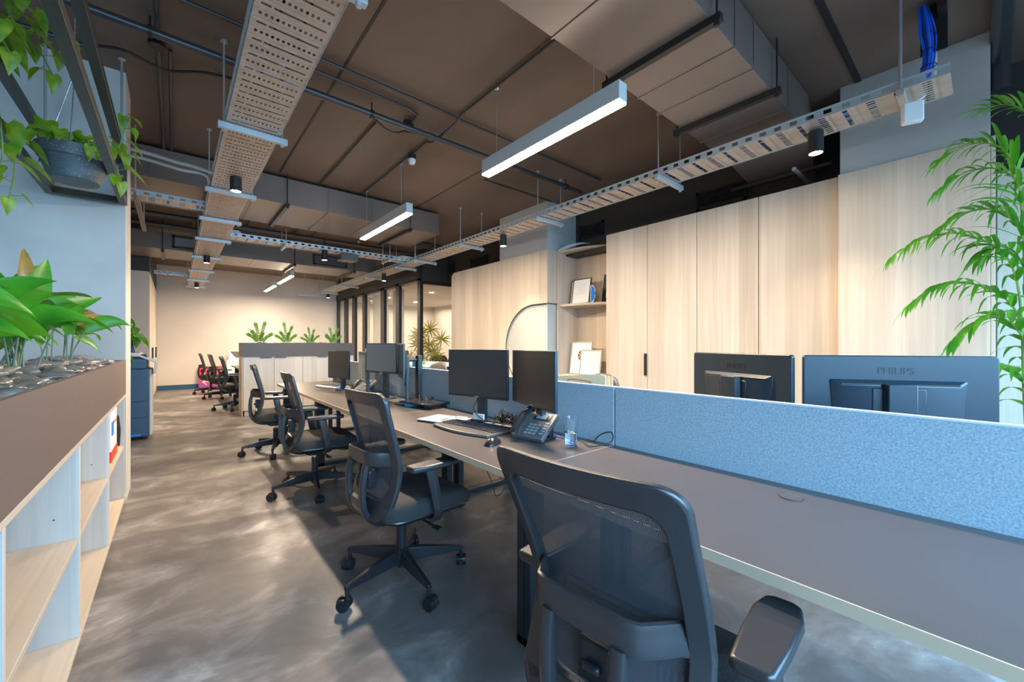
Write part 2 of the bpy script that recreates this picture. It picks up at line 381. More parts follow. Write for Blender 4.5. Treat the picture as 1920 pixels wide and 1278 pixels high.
# columns on the right
for i, (y0, y1) in enumerate(((4.25, 5.4), (-.012, .80))):
    bm = newbm(); box(bm, 4.275, 4.95, y0, y1, 0, CE)
    struct('trim_%d' % (i+2), bm, m_plaster, ('grey plaster column rising out of the curved oak panelling', 'grey plaster column behind the tallest cabinet panel')[i], 'column', bevel=.004)

# ---- glass partition at X=4.3 ----
def glasswall(n, label, y0, y1, posts, zt=2.75):
    g = thing('window_%d' % n, label, 'glass partition'); g['kind'] = 'structure'
    bm = newbm()
    for a, b in posts: box(bm, 4.27, 4.35, a, b, 0, zt)
    box(bm, 4.27, 4.35, y0, y1, zt-.05, zt); box(bm, 4.27, 4.35, y0, y1, 0, .08)
    obj('partition_frame', bm, m_black, g, bevel=.003)
    obj('glass_pane', bx(4.306, 4.312, y0, y1, .08, zt-.05), m_pane, g)
    return g
glasswall(2, 'tall glass partition with black posts along the meeting room', 8.3, FW, [(8.3, 8.44), (9.42, 9.62), (10.35, 10.58), (11.75, 11.95), (12.6, 12.85), (13.4, 13.62), (FW-.15, FW)])
g = thing('window_3', 'glass front of the meeting room facing the corridor', 'glass partition'); g['kind'] = 'structure'
bm = newbm(); box(bm, 4.35, 8, 8.24, 8.32, 2.62, 2.68); box(bm, 4.35, 8, 8.24, 8.32, 0, .08); box(bm, 6.0, 6.06, 8.24, 8.32, 0, 2.68)
obj('partition_frame', bm, m_black, g); obj('glass_pane', bx(4.35, 8, 8.277, 8.283, .08, 2.62), m_pane, g)
# blinds / white panels seen behind the partition glass
for k_, (y0, y1) in enumerate(((9.66, 10.3), (10.62, 11.7), (12.0, 12.55))):
    o = obj('window_blind', bx(4.5, 4.52, y0, y1, .1, 2.68), m_white)
    tag(o, ('nearest', 'middle', 'farthest')[k_]+' of the cream panels behind the glass between black posts', 'blind', 'cream panels behind the partition glass')

# ---- tall cupboards, far left ----
t = thing('tall_cupboard', 'tall white-sided cupboard with warm oak doors past the copier', 'cupboard')
obj('body', bx(-1.45, -.38, 10.4, 12.4, 0, 2.65), m_white, t)
for a, b in ((10.41, 11.4), (11.41, 12.39)):
    d = obj('door', bx(-.38, -.355, a, b, .08, 2.64), m_wood, t, bevel=.002)
    hy = b-.1 if a < 11 else a+.06
    obj('handle', bx(-.355, -.33, hy, hy+.03, .92, 1.18), m_black, d)
t = thing('tall_cupboard', 'second tall oak-door cupboard reaching the far wall', 'cupboard')
obj('body', bx(-1.45, -.38, 12.41, FW-.01, 0, 2.65), m_white, t)
for a, b in ((12.42, 13.4), (13.41, FW-.01)):
    d = obj('door', bx(-.38, -.355, a, b, .08, 2.64), m_wood, t, bevel=.002)
    hy = b-.1 if a < 13 else a+.06
    obj('handle', bx(-.355, -.33, hy, hy+.03, .92, 1.18), m_black, d)

# ---- oak cabinets, right ----
ys = [3.2, 2.605, 2.015, 1.42, .812]
labs = ['pale oak cabinet door next to the open shelf niche', 'pale oak cabinet right of the black pull handle', 'third tall oak cabinet, behind the smaller of the two monitor backs', 'tall oak cabinet under the black air grille']
for i in range(4):
    y1, y0 = ys[i], ys[i+1]
    c = thing('tall_cabinet', labs[i], 'cabinet', (0, 0, 0))
    obj('body', bx(4.32, 4.91, y0+.002, y1-.002, .06, 2.66), m_wood, c)
    obj('plinth', bx(4.36, 4.9, y0+.002, y1-.002, 0, .06), m_black, c)
    d = obj('door', bx(4.298, 4.32, y0+.003, y1-.003, .06, 2.665), m_wood, c, bevel=.0015)
    if i == 0: obj('handle', bx(4.272, 4.298, y0+.005, y0+.03, .88, 1.14), m_black, c)
c = thing('column_cladding', 'wide pale oak panel covering the right-hand column', 'panel')
obj('panel', bx(4.25, 4.274, -.012, .808, 0, 2.665), m_wood, c, bevel=.0015)
obj('side_panel', bx(4.25, 4.9, -.035, -.014, 0, 2.665), m_wood, c, bevel=.0015)
c = thing('side_cabinet', 'recessed oak cabinet behind the palm at the right edge', 'cabinet')
obj('body', bx(4.62, 4.91, -2.3, -.04, .06, 2.5), m_wood, c)
for y0, y1 in ((-2.29, -1.55), (-1.545, -.8), (-.795, -.045)): obj('door', bx(4.6, 4.62, y0, y1, .06, 2.5), m_wood, c, bevel=.0015)

# ---- shelf niche ----
c = thing('shelf_niche', 'open oak shelf niche with curved shelves between panelling and cabinets', 'shelving')
obj('back_panel', bx(4.885, 4.91, 3.203, 4.245, 0, 2.66), m_wood, c)
obj('side_panel', bx(4.45, 4.885, 4.195, 4.225, 0, 2.66), m_wood, c, bevel=.002)
def curved_shelf(z0, z1):
    bm = newbm(); poly = [(4.884, 3.203)]
    for i in range(13):
        s = i/12; y = 3.203+(4.194-3.203)*s
        q = min(1, s/.78); poly.append((4.85-.38*math.sin(q*PI/2)**1.1, y))
    poly.append((4.884, 4.194)); prism(bm, poly, 2, z0, z1); return bm
obj('top_shelf', curved_shelf(2.63, 2.66), m_wood, c, bevel=.002); obj('dark_gap_panel', bx(4.62, 4.883, 3.4, 4.19, 2.60, 2.629), m_black, c)  # black sheet stands in for the dark open gap inside the pelmet
obj('shelf', curved_shelf(1.815, 1.85), m_wood, c, bevel=.002)
obj('counter', bx(4.45, 4.884, 3.203, 4.194, .06, .80), m_wood, c, bevel=.002)

# ---- curved oak panelling beside the niche ----
c = thing('curved_panelling', 'pale oak wall panelling with a rounded arch cutout', 'panel')
bm = newbm(); poly = [(4.25, 1.86), (4.25, 2.665), (6.8, 2.665)]
for i in range(1, 9): a = R(90-90*i/8); poly.append((6.8+.12*math.cos(a), 2.545+.12*math.sin(a)))
poly += [(6.92, 0), (4.25, 0), (4.25, .54)]
arc = [(4.52+.67*math.cos(R(a)), 1.2+.66*math.sin(R(a))) for a in range(-90, 91, 6)]
poly += arc
prism(bm, poly, 0, 4.25, 4.27); obj('panel', bm, m_wood, c, ang=30)
obj('side_panel', bx(4.25, 4.449, 4.226, 4.25, 1.86, 2.665), m_wood, c)
obj('back_body', bx(4.30, 4.91, 5.42, 6.9, 0, 2.5), m_wood, c)
bm = newbm(); arcp = [(4.245, y, z) for y, z in [(4.25, .54)]+arc+[(4.25, 1.86)]]
tube(bm, arcp, .007, 6); tube(bm, [(4.25, 4.222, 1.86), (4.449, 4.222, 1.86)], .006, 6)
obj('edge_trim', bm, m_black, c)
# ================= ceiling services =================
def strap(bm, y0, y1, x, zb, zt=CE):
    box(bm, x-.02, x+.02, y0-.06, y1+.06, zb-.045, zb-.002)
    for y in (y0-.035, y1+.035):
        cyl(bm, (x, y, zb-.06), (x, y, zt), .006, n=8); cyl(bm, (x, y, zb-.062), (x, y, zb-.046), .014, n=6)
def duct(label, x0, x1, y0, y1, z0, z1, straps, seams, extra=None):
    d = thing('air_duct', label, 'air duct')
    obj('duct_body', bx(x0, x1, y0, y1, z0, z1), m_duct, d, bevel=.004)
    for x in seams: obj('seam', bx(x-.006, x+.006, y0-.006, y1+.006, z0-.006, z1), m_duct, d, smooth=False)
    for x in straps:
        bm = newbm(); strap(bm, y0, y1, x, z0); obj('hanger_bracket', bm, m_iron, d)
    return d
d = duct('large rectangular air duct overhead above the desks at top right', -2.8, 4.15, .99, 1.65, 3.05, 3.38, [2.27, 3.24], [.4, 1.05, 1.7, 2.6, 2.9, 3.6])
bm = newbm()   # tapered end of the duct
A = [(4.15, .99, 3.05), (4.15, 1.65, 3.05), (4.15, 1.65, 3.38), (4.15, .99, 3.38)]; B = [(4.9, 1.1, 2.86), (4.9, 1.6, 2.86), (4.9, 1.6, 3.3), (4.9, 1.1, 3.3)]
va = [bm.verts.new(p) for p in A]; vb = [bm.verts.new(p) for p in B]
for i in range(4): bm.faces.new((va[i], va[(i+1) % 4], vb[(i+1) % 4], vb[i]))
bm.faces.new(va[::-1]); bm.faces.new(vb); bmesh.ops.recalc_face_normals(bm, faces=bm.faces)
obj('duct_reducer', bm, m_duct, d)
bm = newbm(); box(bm, 4.5, 4.54, .9, 1.75, 2.86, 2.89); obj('hanger_bracket', bm, m_iron, d)
duct('dark air duct crossing the room beyond the left cable tray', -1.3, 3.3, 5.75, 6.85, 3.03, 3.36, [1.1, 2.78], [-.2, .3, .75, 1.6, 2.2])
duct('farthest air duct with side grilles near the far wall', -1.3, 3.6, 9.2, 10.2, 2.9, 3.19, [-.15, .55, 1.9, 3.1], [.2, 1.2, 2.5])

def grille(label, pts, axis, n, m1=m_black):
    """pts: (a0,a1,z0,z1, plane)"""
    a0, a1, z0, z1, pl = pts; g = thing('air_grille', label, 'air grille')
    bm = newbm(); bl = newbm()
    def B(b, u0, u1, w0, w1, t0, t1):
        if axis == 0: box(b, pl-t1, pl-t0, u0, u1, w0, w1)
        else: box(b, u0, u1, pl-t1, pl-t0, w0, w1)
    B(bm, a0, a1, z0, z0+.03, 0, .02); B(bm, a0, a1, z1-.03, z1, 0, .02); B(bm, a0, a0+.03, z0, z1, 0, .02); B(bm, a1-.03, a1, z0, z1, 0, .02)
    obj('grille_frame', bm, m_iron, g)
    for i in range(1, n): 
        z = z0+.03+(z1-z0-.06)*i/n; B(bl, a0+.03, a1-.03, z-.003, z+.003, .004, .016)
    if axis == 0:
        k = int((a1-a0)/.025)
        for i in range(1, k): y = a0+(a1-a0)*i/k; B(bl, y-.002, y+.002, z0+.03, z1-.03, .004, .014)
    obj('louvre', bl, m1, g, smooth=False)
grille('black egg-crate air grille above the tall oak cabinets', (1.74, 2.31, 2.88, 3.10, 4.92), 0, 8, m_iron)
grille('dark louvred grille over the shelf niche', (3.7, 4.17, 2.89, 3.11, 4.92), 0, 7, m_iron)
grille('dark louvred grille left of the plaster column', (6.6, 7.23, 2.9, 3.09, 4.92), 0, 7, m_iron)
grille('small dark grille at the corridor end of the dark wall', (7.85, 8.15, 2.9, 3.12, 4.92), 0, 2, m_iron)
grille('metal slot grille on the far duct left of the cable tray', (-.02, .62, 2.94, 3.16, 9.2), 1, 7, m_rod)
grille('metal slot grille on the far duct behind the hanging spotlight', (2.25, 2.95, 2.94, 3.16, 9.2), 1, 7, m_iron)

# ---- perforated cable trays ----
def tray(label, a0, a1, b0, b1, z, axis, period=.14, holes=11, m=None, m_r=None):
    """runs along axis (1: y, 0: x) from a0..a1, b0..b1 across"""
    m = m or m_galv; m_r = m_r or m_galv_b
    t = thing('cable_tray', label, 'cable tray')
    bm = newbm(); cache = {}
    def V(a, b, dz=0):
        k = (round(a, 4), round(b, 4), round(dz, 4))
        if k not in cache: cache[k] = bm.verts.new((b, a, z+dz) if axis == 1 else (a, b, z+dz))
        return cache[k]
    def q(a, a2, b, b2, dz=0, dz2=None):
        dz2 = dz if dz2 is None else dz2
        try: bm.faces.new((V(a, b, dz), V(a, b2, dz), V(a2, b2, dz2), V(a2, b, dz2)))
        except ValueError: pass
    w = b1-b0; mg = w*.07; n = int((a1-a0)/period)
    for i in range(n):
        s = a0+i*period; p = period
        # solid band, hole row, ribbed band, long slot
        q(s, s+p*.18, b0, b1); q(s+p*.18, s+p*.24, b0, b1, 0, .004); q(s+p*.24, s+p*.30, b0, b1, .004, 0)
        h0, h1 = s+p*.29, s+p*.46; u = (w-2*mg)/(holes*2-1)
        q(h0, h1, b0, b0+mg); q(h0, h1, b1-mg, b1)
        for k in range(holes-1): q(h0, h1, b0+mg+u*(2*k+1), b0+mg+u*(2*k+2))
        q(h1, s+p*.62, b0, b1); q(s+p*.62, s+p*.68, b0, b1, 0, .004); q(s+p*.68, s+p*.76, b0, b1, .004, 0); q(s+p*.76, s+p*.84, b0, b1)
        q(s+p*.84, s+p*.94, b0, b0+mg); q(s+p*.84, s+p*.94, b1-mg, b1); q(s+p*.84, s+p*.94, b0+w*.2, b0+w*.23); q(s+p*.94, s+p, b0, b1)
    obj('perforated_bed', bm, m, t, smooth=False)
    for b, sg in ((b0, -1), (b1, 1)):
        bm = newbm(); n2 = int((a1-a0)/.1)
        def S(u0, u1, z0, z1, o0=0, o1=.0025):
            bb = sorted((b+sg*o0, b+sg*o1))
            if axis == 1: box(bm, bb[0], bb[1], u0, u1, z0, z1)
            else: box(bm, u0, u1, bb[0], bb[1], z0, z1)
        S(a0, a1, z-.004, z+.012); S(a0, a1, z+.04, z+.054); S(a0, a1, z+.05, z+.054, 0, .012)
        for i in range(n2+1):
            s = a0+i*.1; S(s, min(s+.055, a1), z+.012, z+.04)
        obj('side_rail', bm, m_r, t, smooth=False)
    return t
def bracket(axis, p, b0, b1, z, label, rods=True, zt=CE):
    """slotted strut below a tray with two threaded rods up to the ceiling"""
    t = thing('tray_hanger', label, 'hanger')
    bm = newbm()
    if axis == 1: box(bm, b0, b1, p-.02, p+.02, z-.05, z-.008)
    else: box(bm, p-.02, p+.02, b0, b1, z-.05, z-.008)
    obj('strut', bm, m_galv_b, t, bevel=.003)
    for b in (b0+.035, b1-.035):
        bm = newbm(); q = (b, p) if axis == 1 else (p, b)
        cyl(bm, (*q, z-.07), (*q, zt), .0065, n=8); cyl(bm, (*q, zt-.012), (*q, zt), .022, n=10); cyl(bm, (*q, z-.068), (*q, z-.05), .014, n=6)
        obj('threaded_rod', bm, m_rod, t)
    return t
ZT = 2.83
tray('wide perforated cable tray running overhead above the left aisle', 1.2, 13.95, .285, .615, ZT, 1, .14, 12)
tray('perforated cable tray running above the right-hand desks', .14, 13.6, 3.47, 3.79, ZT+.01, 1, .26, 9)
tray('cross cable tray linking the two long trays', .62, 3.46, 7.15, 7.40, ZT+.01, 0, .26, 7)
tray('short cross cable tray from the left column to the left tray', -.8, .28, 5.82, 6.02, ZT+.01, 0, .26, 6)
tray('far short cross tray near the far wall', -.34, .28, 11.9, 12.1, ZT+.01, 0, .26, 6)
ORD = ['nearest', 'second', 'third', 'fourth', 'fifth', 'sixth', 'seventh', 'eighth', 'last']
for k_, y in enumerate((1.82, 3.49, 5.02, 6.22, 7.45, 9.05, 10.8, 12.4, 13.85)): bracket(1, y, .235, .67, ZT, 'pale strut hanger under the left long cable tray, %s from the camera' % ORD[k_]).__setitem__('group', 'hangers of the left cable tray')
for k_, y in enumerate((1.98, 3.6, 5.36, 6.9, 7.75, 9.4, 11.2, 13.0)): bracket(1, y, 3.42, 3.9, ZT+.01, 'pale strut hanger under the right long cable tray, %s from the camera' % (ORD[:7]+['last'])[k_]).__setitem__('group', 'hangers of the right cable tray')
bracket(0, 1.35, 7.08, 7.47, ZT+.01, 'strut hanger near the left end of the cross cable tray')
bracket(0, 3.05, 7.08, 7.47, ZT+.01, 'strut hanger at the right end of the cross cable tray')
t = thing('tray_hanger', 'lone slotted strut hanging beside the left column', 'hanger')
bm = newbm()
for i in range(30): y = 5.35+i*.055; box(bm, -.31, -.27, y, y+.035, 2.70, 2.703)
box(bm, -.31, -.302, 5.35, 7.0, 2.70, 2.74); box(bm, -.278, -.27, 5.35, 7.0, 2.70, 2.74); box(bm, -.295, -.285, 5.35, 7.0, 2.7, 2.703)
obj('slotted_strut', bm, m_galv, t, smooth=False); 
for y in (5.4, 6.9): bm = newbm(); cyl(bm, (-.29, y, 2.7), (-.29, y, CE), .007); obj('threaded_rod', bm, m_rod, t)
# junction plates where trays meet
for x0, x1, y0, y1, lb in ((.6, .78, 7.0, 7.52, 'left'), (3.2, 3.48, 7.0, 7.52, 'right')):
    bm = newbm(); prism(bm, [(x0, 7.13), (x0+.06, y0) if lb == 'right' else (x0, y0), (x1, y0) if lb == 'right' else (x1-.06, y0), (x1, 7.15), (x1, 7.42), (x1 if lb == 'right' else x1-.06, y1), (x0+.06 if lb == 'right' else x0, y1), (x0, 7.42)], 2, ZT+.06, ZT+.065)
    tag(obj('junction_plate', bm, m_galv_b), 'flat metal plate joining the cross tray to the %s long tray' % lb, 'plate')
# cables lying in the trays
def cables(name, label, paths, m, r=.006):
    bm = newbm()
    for p in paths: tube(bm, spline(p, 5), r, 6)
    return tag(obj(name, bm, m), label, 'cable')
rr = random.Random(3)
for k in range(3):
    off = 3.53+.05*k
    cables('data_cable', '%s blue data cable lying in the right cable tray' % ('left', 'middle', 'right')[k], [[(off+rr.uniform(-.01, .01), .3+i*1.0, ZT+.028) for i in range(14)]], m_blue)['group'] = 'blue cables in the right tray'
for k in range(2):
    off = .40+.09*k
    cables('power_cable', '%s dark power cable lying in the left cable tray' % ('left', 'right')[k], [[(off+rr.uniform(-.015, .015), 1.3+i*1.0, ZT+.02) for i in range(13)]], m_black)['group'] = 'dark cables in the left tray'
# blue cable loom dropping from the ceiling
t = thing('cable_loom', 'bundle of bright blue data cables dropping from ceiling to tray end', 'cable')
bm = newbm()
for k in range(16):
    a = rr.uniform(0, 6.28); q = rr.uniform(0, .03); dx, dy = q*math.cos(a), q*math.sin(a)
    tube(bm, spline([(3.62+dx*.8, .26+dy*.8, 3.38), (3.63+dx*1.6, .24+dy*1.4, 3.22), (3.65+dx, .235+dy, 3.08), (3.64+dx, .26+dy, 2.95), (3.6+dx, .36+dy, 2.88), (3.58+dx*.5, .7, ZT+.03)], 6), .0052, 6)
obj('cables', bm, m_blue, t)
for z in (3.2, 3.1, 3.0): bm = newbm(); lathe(bm, [(.034, z-.003), (.039, z), (.034, z+.003)], (3.64, .24, 0), 16); obj('cable_tie', bm, m_black, t)
bm = newbm(); box(bm, 3.56, 3.68, .16, .2, 3.3, CE); box(bm, 3.68, 3.69, .16, .28, 3.1, CE)
tag(obj('cable_riser', bm, m_iron), 'black metal riser channel holding the blue cable bundle', 'channel')
bm = newbm(); cyl(bm, (3.74, .23, 2.87), (3.74, .23, CE), .022)
tag(obj('white_conduit', bm, m_fixture), 'white vertical conduit beside the blue cable bundle', 'conduit')
t = thing('tray_hanger', 'slotted upright hanger at the near end of the right cable tray', 'hanger')
bm = newbm(); box(bm, 3.43, 3.85, .33, .37, ZT-.045, ZT+.0); obj('strut', bm, m_galv, t, bevel=.003)
bm = newbm(); cyl(bm, (3.45, .35, ZT-.05), (3.45, .35, CE), .009); obj('threaded_rod', bm, m_rod, t)
# white sensor on the tray end
t = thing('motion_sensor', 'white square sensor hanging at the near end of the right tray', 'sensor', (3.5, .30, 2.70), R(20))
bm = newbm(); box(bm, -.02, .03, -.05, .05, -.08, .05); obj('housing', bm, m_paper, t, bevel=.012, seg=3)
bm = newbm(); tube(bm, spline([(0, .02, .04), (.02, -.06, .08), (.06, -.04, .14), (.1, 0, .15)], 6), .004); obj('cable', bm, m_paper, t)
# ---- pipes and conduits ----
def pipe(label, pts, r, m=m_pipe, sp=0, name='ceiling_pipe', cat='pipe', clips=()):
    bm = newbm(); tube(bm, spline(pts, sp) if sp else pts, r, 12)
    if not clips: return tag(obj(name, bm, m, ang=60), label, cat)
    t = thing(name, label, cat); obj('pipe', bm, m, t, ang=60)
    for c in clips:
        bm = newbm(); cyl(bm, (c[0]-.012, c[1], c[2]), (c[0]+.012, c[1], c[2]), r*1.35, n=16); cyl(bm, c, (c[0], c[1], CE), .006, n=8); obj('pipe_clip', bm, m_iron, t)
    return t
pipe('thick dark sprinkler pipe crossing the ceiling from the left', [(-2.8, 3.54, 3.3), (4.2, 3.54, 3.3)], .028, clips=[(x, 3.54, 3.3) for x in (-.62, -.12, 1.35, 2.85, 3.9)])
pipe('slim dark conduit under the thick pipe, dipping midway', [(-.2, 3.63, 3.33), (1.1, 3.63, 3.33), (1.35, 3.63, 3.33), (1.62, 3.72, 3.30), (1.85, 3.63, 3.33), (2.9, 3.63, 3.33)], .011, sp=3)
pipe('dark conduit along the ceiling in front of the thick pipe', [(-2.0, 3.2, 3.37), (1.9, 3.2, 3.37), (2.1, 3.22, 3.37), (4.2, 3.22, 3.37)], .013)
pipe('bent dark conduit with a junction box above the tray', [(.7, 3.36, 3.37), (1.62, 3.36, 3.37), (1.72, 3.4, 3.37), (1.74, 3.55, 3.37)], .012)
bm = newbm(); cyl(bm, (1.74, 3.62, 3.34), (1.74, 3.62, CE), .05); tag(obj('junction_box', bm, m_iron), 'round dark junction box at the end of the bent conduit', 'junction box')
bm = newbm(); cyl(bm, (-.09, 3.75, 3.33), (-.09, 3.75, CE), .05); tag(obj('junction_box', bm, m_iron), 'round dark junction box near the left column', 'junction box')
pipe('dark conduit at the far left above the planter', [(-2.6, 4.14, 3.37), (-.46, 4.14, 3.37)], .016)
pipe('sagging black cable looping across the ceiling at left', [(-.5, 4.16, 3.38), (-.28, 4.0, 3.36), (-.05, 4.08, 3.36), (.17, 3.93, 3.36), (.4, 3.9, 3.38), (.7, 3.9, 3.38)], .01, m_black, 6, 'ceiling_cable', 'cable')
pipe('left of two dark conduits running away from the camera', [(-.085, 2.6, 3.37), (-.085, 5.74, 3.37)], .015)
pipe('right of two dark conduits running away from the camera', [(-.02, 3.8, 3.37), (-.02, 5.74, 3.37)], .013)
pipe('thin dark conduit running past the smoke detector', [(2.04, 1.75, 3.38), (2.04, 3.15, 3.38), (2.04, 3.25, 3.345), (2.04, 3.7, 3.33), (2.04, 3.8, 3.38), (2.04, 5.7, 3.38)], .01)
pipe('thin dark conduit from the round junction box to the duct', [(1.49, 3.7, 3.38), (1.49, 5.7, 3.38)], .01)
pipe('pair of thin conduits at the base of the bulkhead above right tray', [(3.0, 4.1, 3.33), (4.2, 4.1, 3.33)], .014)
pipe('thick grey pipe on the ceiling at the right edge', [(2.2, -.06, 3.33), (4.55, -.06, 3.33), (4.62, -.06, 3.3), (4.62, -.06, 3.1)], .05, m_pipe)
pipe('upper of two pale conduits bending round the left column', [(-.5, 4.9, 2.98), (-.22, 4.9, 2.98), (.02, 4.8, 2.92), (.12, 4.75, 2.9), (.3, 4.7, 2.86)], .016, m_conduit_w, 5, 'pale_conduit', 'conduit')
pipe('lower of two pale conduits turning down to the left tray', [(-.5, 4.96, 2.94), (-.2, 4.96, 2.94), (.05, 4.86, 2.88), (.2, 4.84, 2.88), (.26, 4.9, 2.86), (.27, 5.2, 2.84)], .014, m_conduit_w, 5, 'pale_conduit', 'conduit')
for k, (y, z) in enumerate(((7.2, 3.25), (7.5, 3.3), (8.0, 3.2), (8.55, 3.3), (8.8, 3.22))):
    pipe('dark pipe crossing the ceiling between the two far ducts, %s from the camera' % ORD[k], [(-1.3, y, z), (4.2, y, z)], .03 if k % 2 == 0 else .015)['group'] = 'pipes between the far ducts'
for k, x0 in enumerate((1.0, 1.75, 2.05)): pipe('%s thin conduit running from duct to duct at the back' % ('leftmost', 'middle', 'rightmost')[k], [(x0, 6.9, 3.36), (x0, 9.1, 3.36)], .012)['group'] = 'thin conduits between the far ducts'
pipe('black sprinkler line in front of the far wall', [(.7, 11.0, 3.15), (4.2, 11.0, 3.15)], .02)
bm = newbm(); tube(bm, [(3.5, 13.6, 2.75), (3.5, 13.6, CE)], .012); tube(bm, [(3.1, 13.6, 2.75), (3.1, 13.6, CE)], .012); box(bm, 2.9, 3.6, 13.58, 13.62, 2.74, 2.78)
tag(obj('pipe_rack', bm, m_rod), 'small metal rack hanging at the far end of the right tray', 'rack')
# black bracket near the grilles, strut on ducts
bm = newbm(); cyl(bm, (4.25, 1.12, 2.82), (4.9, 1.12, 2.82), .018); tag(obj('wall_strut', bm, m_rod), 'grey strut under the duct end above the cabinets', 'strut')
# white bundle on the wall next to the column
bm = newbm()
for k in range(5): tube(bm, spline([(4.5, 4.24, 2.66+.008*k), (4.6, 4.1, 2.72+.01*k), (4.75, 4.0, 2.78+.004*k), (4.9, 3.95, 2.8)], 5), .005, 6)
tag(obj('white_cables', bm, m_paper), 'loose white cables above the shelf niche', 'cable')
# smoke detectors
t = thing('smoke_detector', 'white dome smoke detector on the conduit', 'smoke detector', (2.04, 4.16, 0))
bm = newbm(); lathe(bm, [(0, 3.37), (.045, 3.37), (.045, 3.32), (0, 3.32)], n=20); obj('base', bm, m_iron, t)
bm = newbm(); lathe(bm, [(.04, 3.32), (.042, 3.3), (.03, 3.27), (0, 3.262)], n=20); obj('dome', bm, m_paper, t)
for i, (x, y, z, lb) in enumerate(((-.66, 3.3, 3.36, 'at top left behind the planter frame'), (1.4, 8.6, 3.35, 'between the far ducts'), (2.9, 8.3, 3.35, 'beyond the second pendant lamp'))):
    bm = newbm(); lathe(bm, [(0, z+.04), (.03, z+.04), (.035, z), (.02, z-.02), (0, z-.025)], (x, y, 0), 16)
    tag(obj('sprinkler_head', bm, m_rod), 'small metal sprinkler head '+lb, 'sprinkler')
# grey box under the cross tray
t = thing('ceiling_box', 'grey flat box under the cross tray beside the spotlight', 'box', (2.2, 7.2, 2.72))
bm = newbm(); box(bm, -.02, .26, -.12, .12, -.02, .09); obj('housing', bm, m_tan, t, bevel=.008); obj('lens_plate', bx(.0, .24, -.1, .1, -.028, -.02), m_duct, t)

# ---- pendant lamps ----
def pendant(label, x, y0, y1, z0, power):
    t = thing('linear_pendant', label, 'pendant lamp')
    w = .04; h = .125
    bm = newbm(); box(bm, x-w, x+w, y0, y1, z0+.012, z0+h); obj('housing', bm, m_fixture, t, bevel=.002)
    bm = newbm(); box(bm, x-w+.004, x+w-.004, y0+.004, y1-.004, z0-.001, z0+.012); obj('diffuser', bm, m_diff, t)
    for y in (y0+.22, y1-.16):
        bm = newbm(); cyl(bm, (x, y, z0+h), (x, y, CE), .0022, n=6); cyl(bm, (x, y, CE-.02), (x, y, CE), .02, n=12); obj('suspension_wire', bm, m_rod, t)
    a = area('pendant_light', (x, (y0+y1)/2, z0-.006), (0, 0, 0), .06, y1-y0-.02, power, (1, .80, .58)); a.parent = t
    return t
pendant('nearest linear pendant lamp glowing above the desk partition', 2.06, 1.41, 2.80, 2.70, 50)
pendant('second linear pendant lamp in front of the duct', 2.06, 4.26, 5.75, 2.74, 50)
pendant('third pendant lamp, right of the pair before the far wall', 2.0, 9.9, 11.4, 2.75, 42)
pendant('farthest pendant lamp before the far wall', 2.0, 11.9, 13.3, 2.75, 42)
def spot(label, x, y, z0, top, power=26, r=.048, h=.16, rod=None):
    t = thing('spotlight', label, 'spotlight', (x, y, 0))
    bm = newbm(); lathe(bm, [(0, z0+h), (r, z0+h), (r, z0), (r-.006, z0), (r-.006, z0+.012), (0, z0+.012)], n=28); obj('can', bm, m_black, t)
    bm = newbm(); lathe(bm, [(0, z0+.004), (r-.007, z0+.004), (r-.007, z0+.011), (0, z0+.011)], n=24); obj('lens', bm, m_bulb, t)
    bm = newbm(); cyl(bm, (0, 0, z0+h), (0, 0, top), rod or .006, n=10); obj('drop_rod', bm, m_black, t)
    l = D.lights.new('spot_lamp', 'SPOT'); l.energy = power; l.color = (1, .76, .5); l.spot_size = R(95); l.spot_blend = .8; l.shadow_soft_size = .04
    o = D.objects.new('spot_lamp', l); COL.objects.link(o); o.location = (0, 0, z0-.01); o.parent = t
SP = [(.45, 4.6, 2.70, 'black spotlight under the left tray, third hanger from the top'), (.45, 9.0, 2.70, 'black spotlight further along the left tray'), (.45, 13.1, 2.70, 'farthest black spotlight under the left tray'),
      (3.63, .82, 2.66, 'black spotlight under the right tray, nearest the camera'), (3.63, 4.5, 2.66, 'black spotlight in front of the plaster column'), (3.63, 8.8, 2.68, 'black spotlight under the right tray near the glass partition'), (3.63, 13.1, 2.68, 'farthest black spotlight under the right tray')]
for x, y, z, lb in SP: spot(lb, x, y, z, ZT, 34 if y < 1 else 60)
spot('black spotlight on a long rod below the duct, beside the grey box', 1.96, 7.28, 2.68, 3.03, 40, rod=.016)
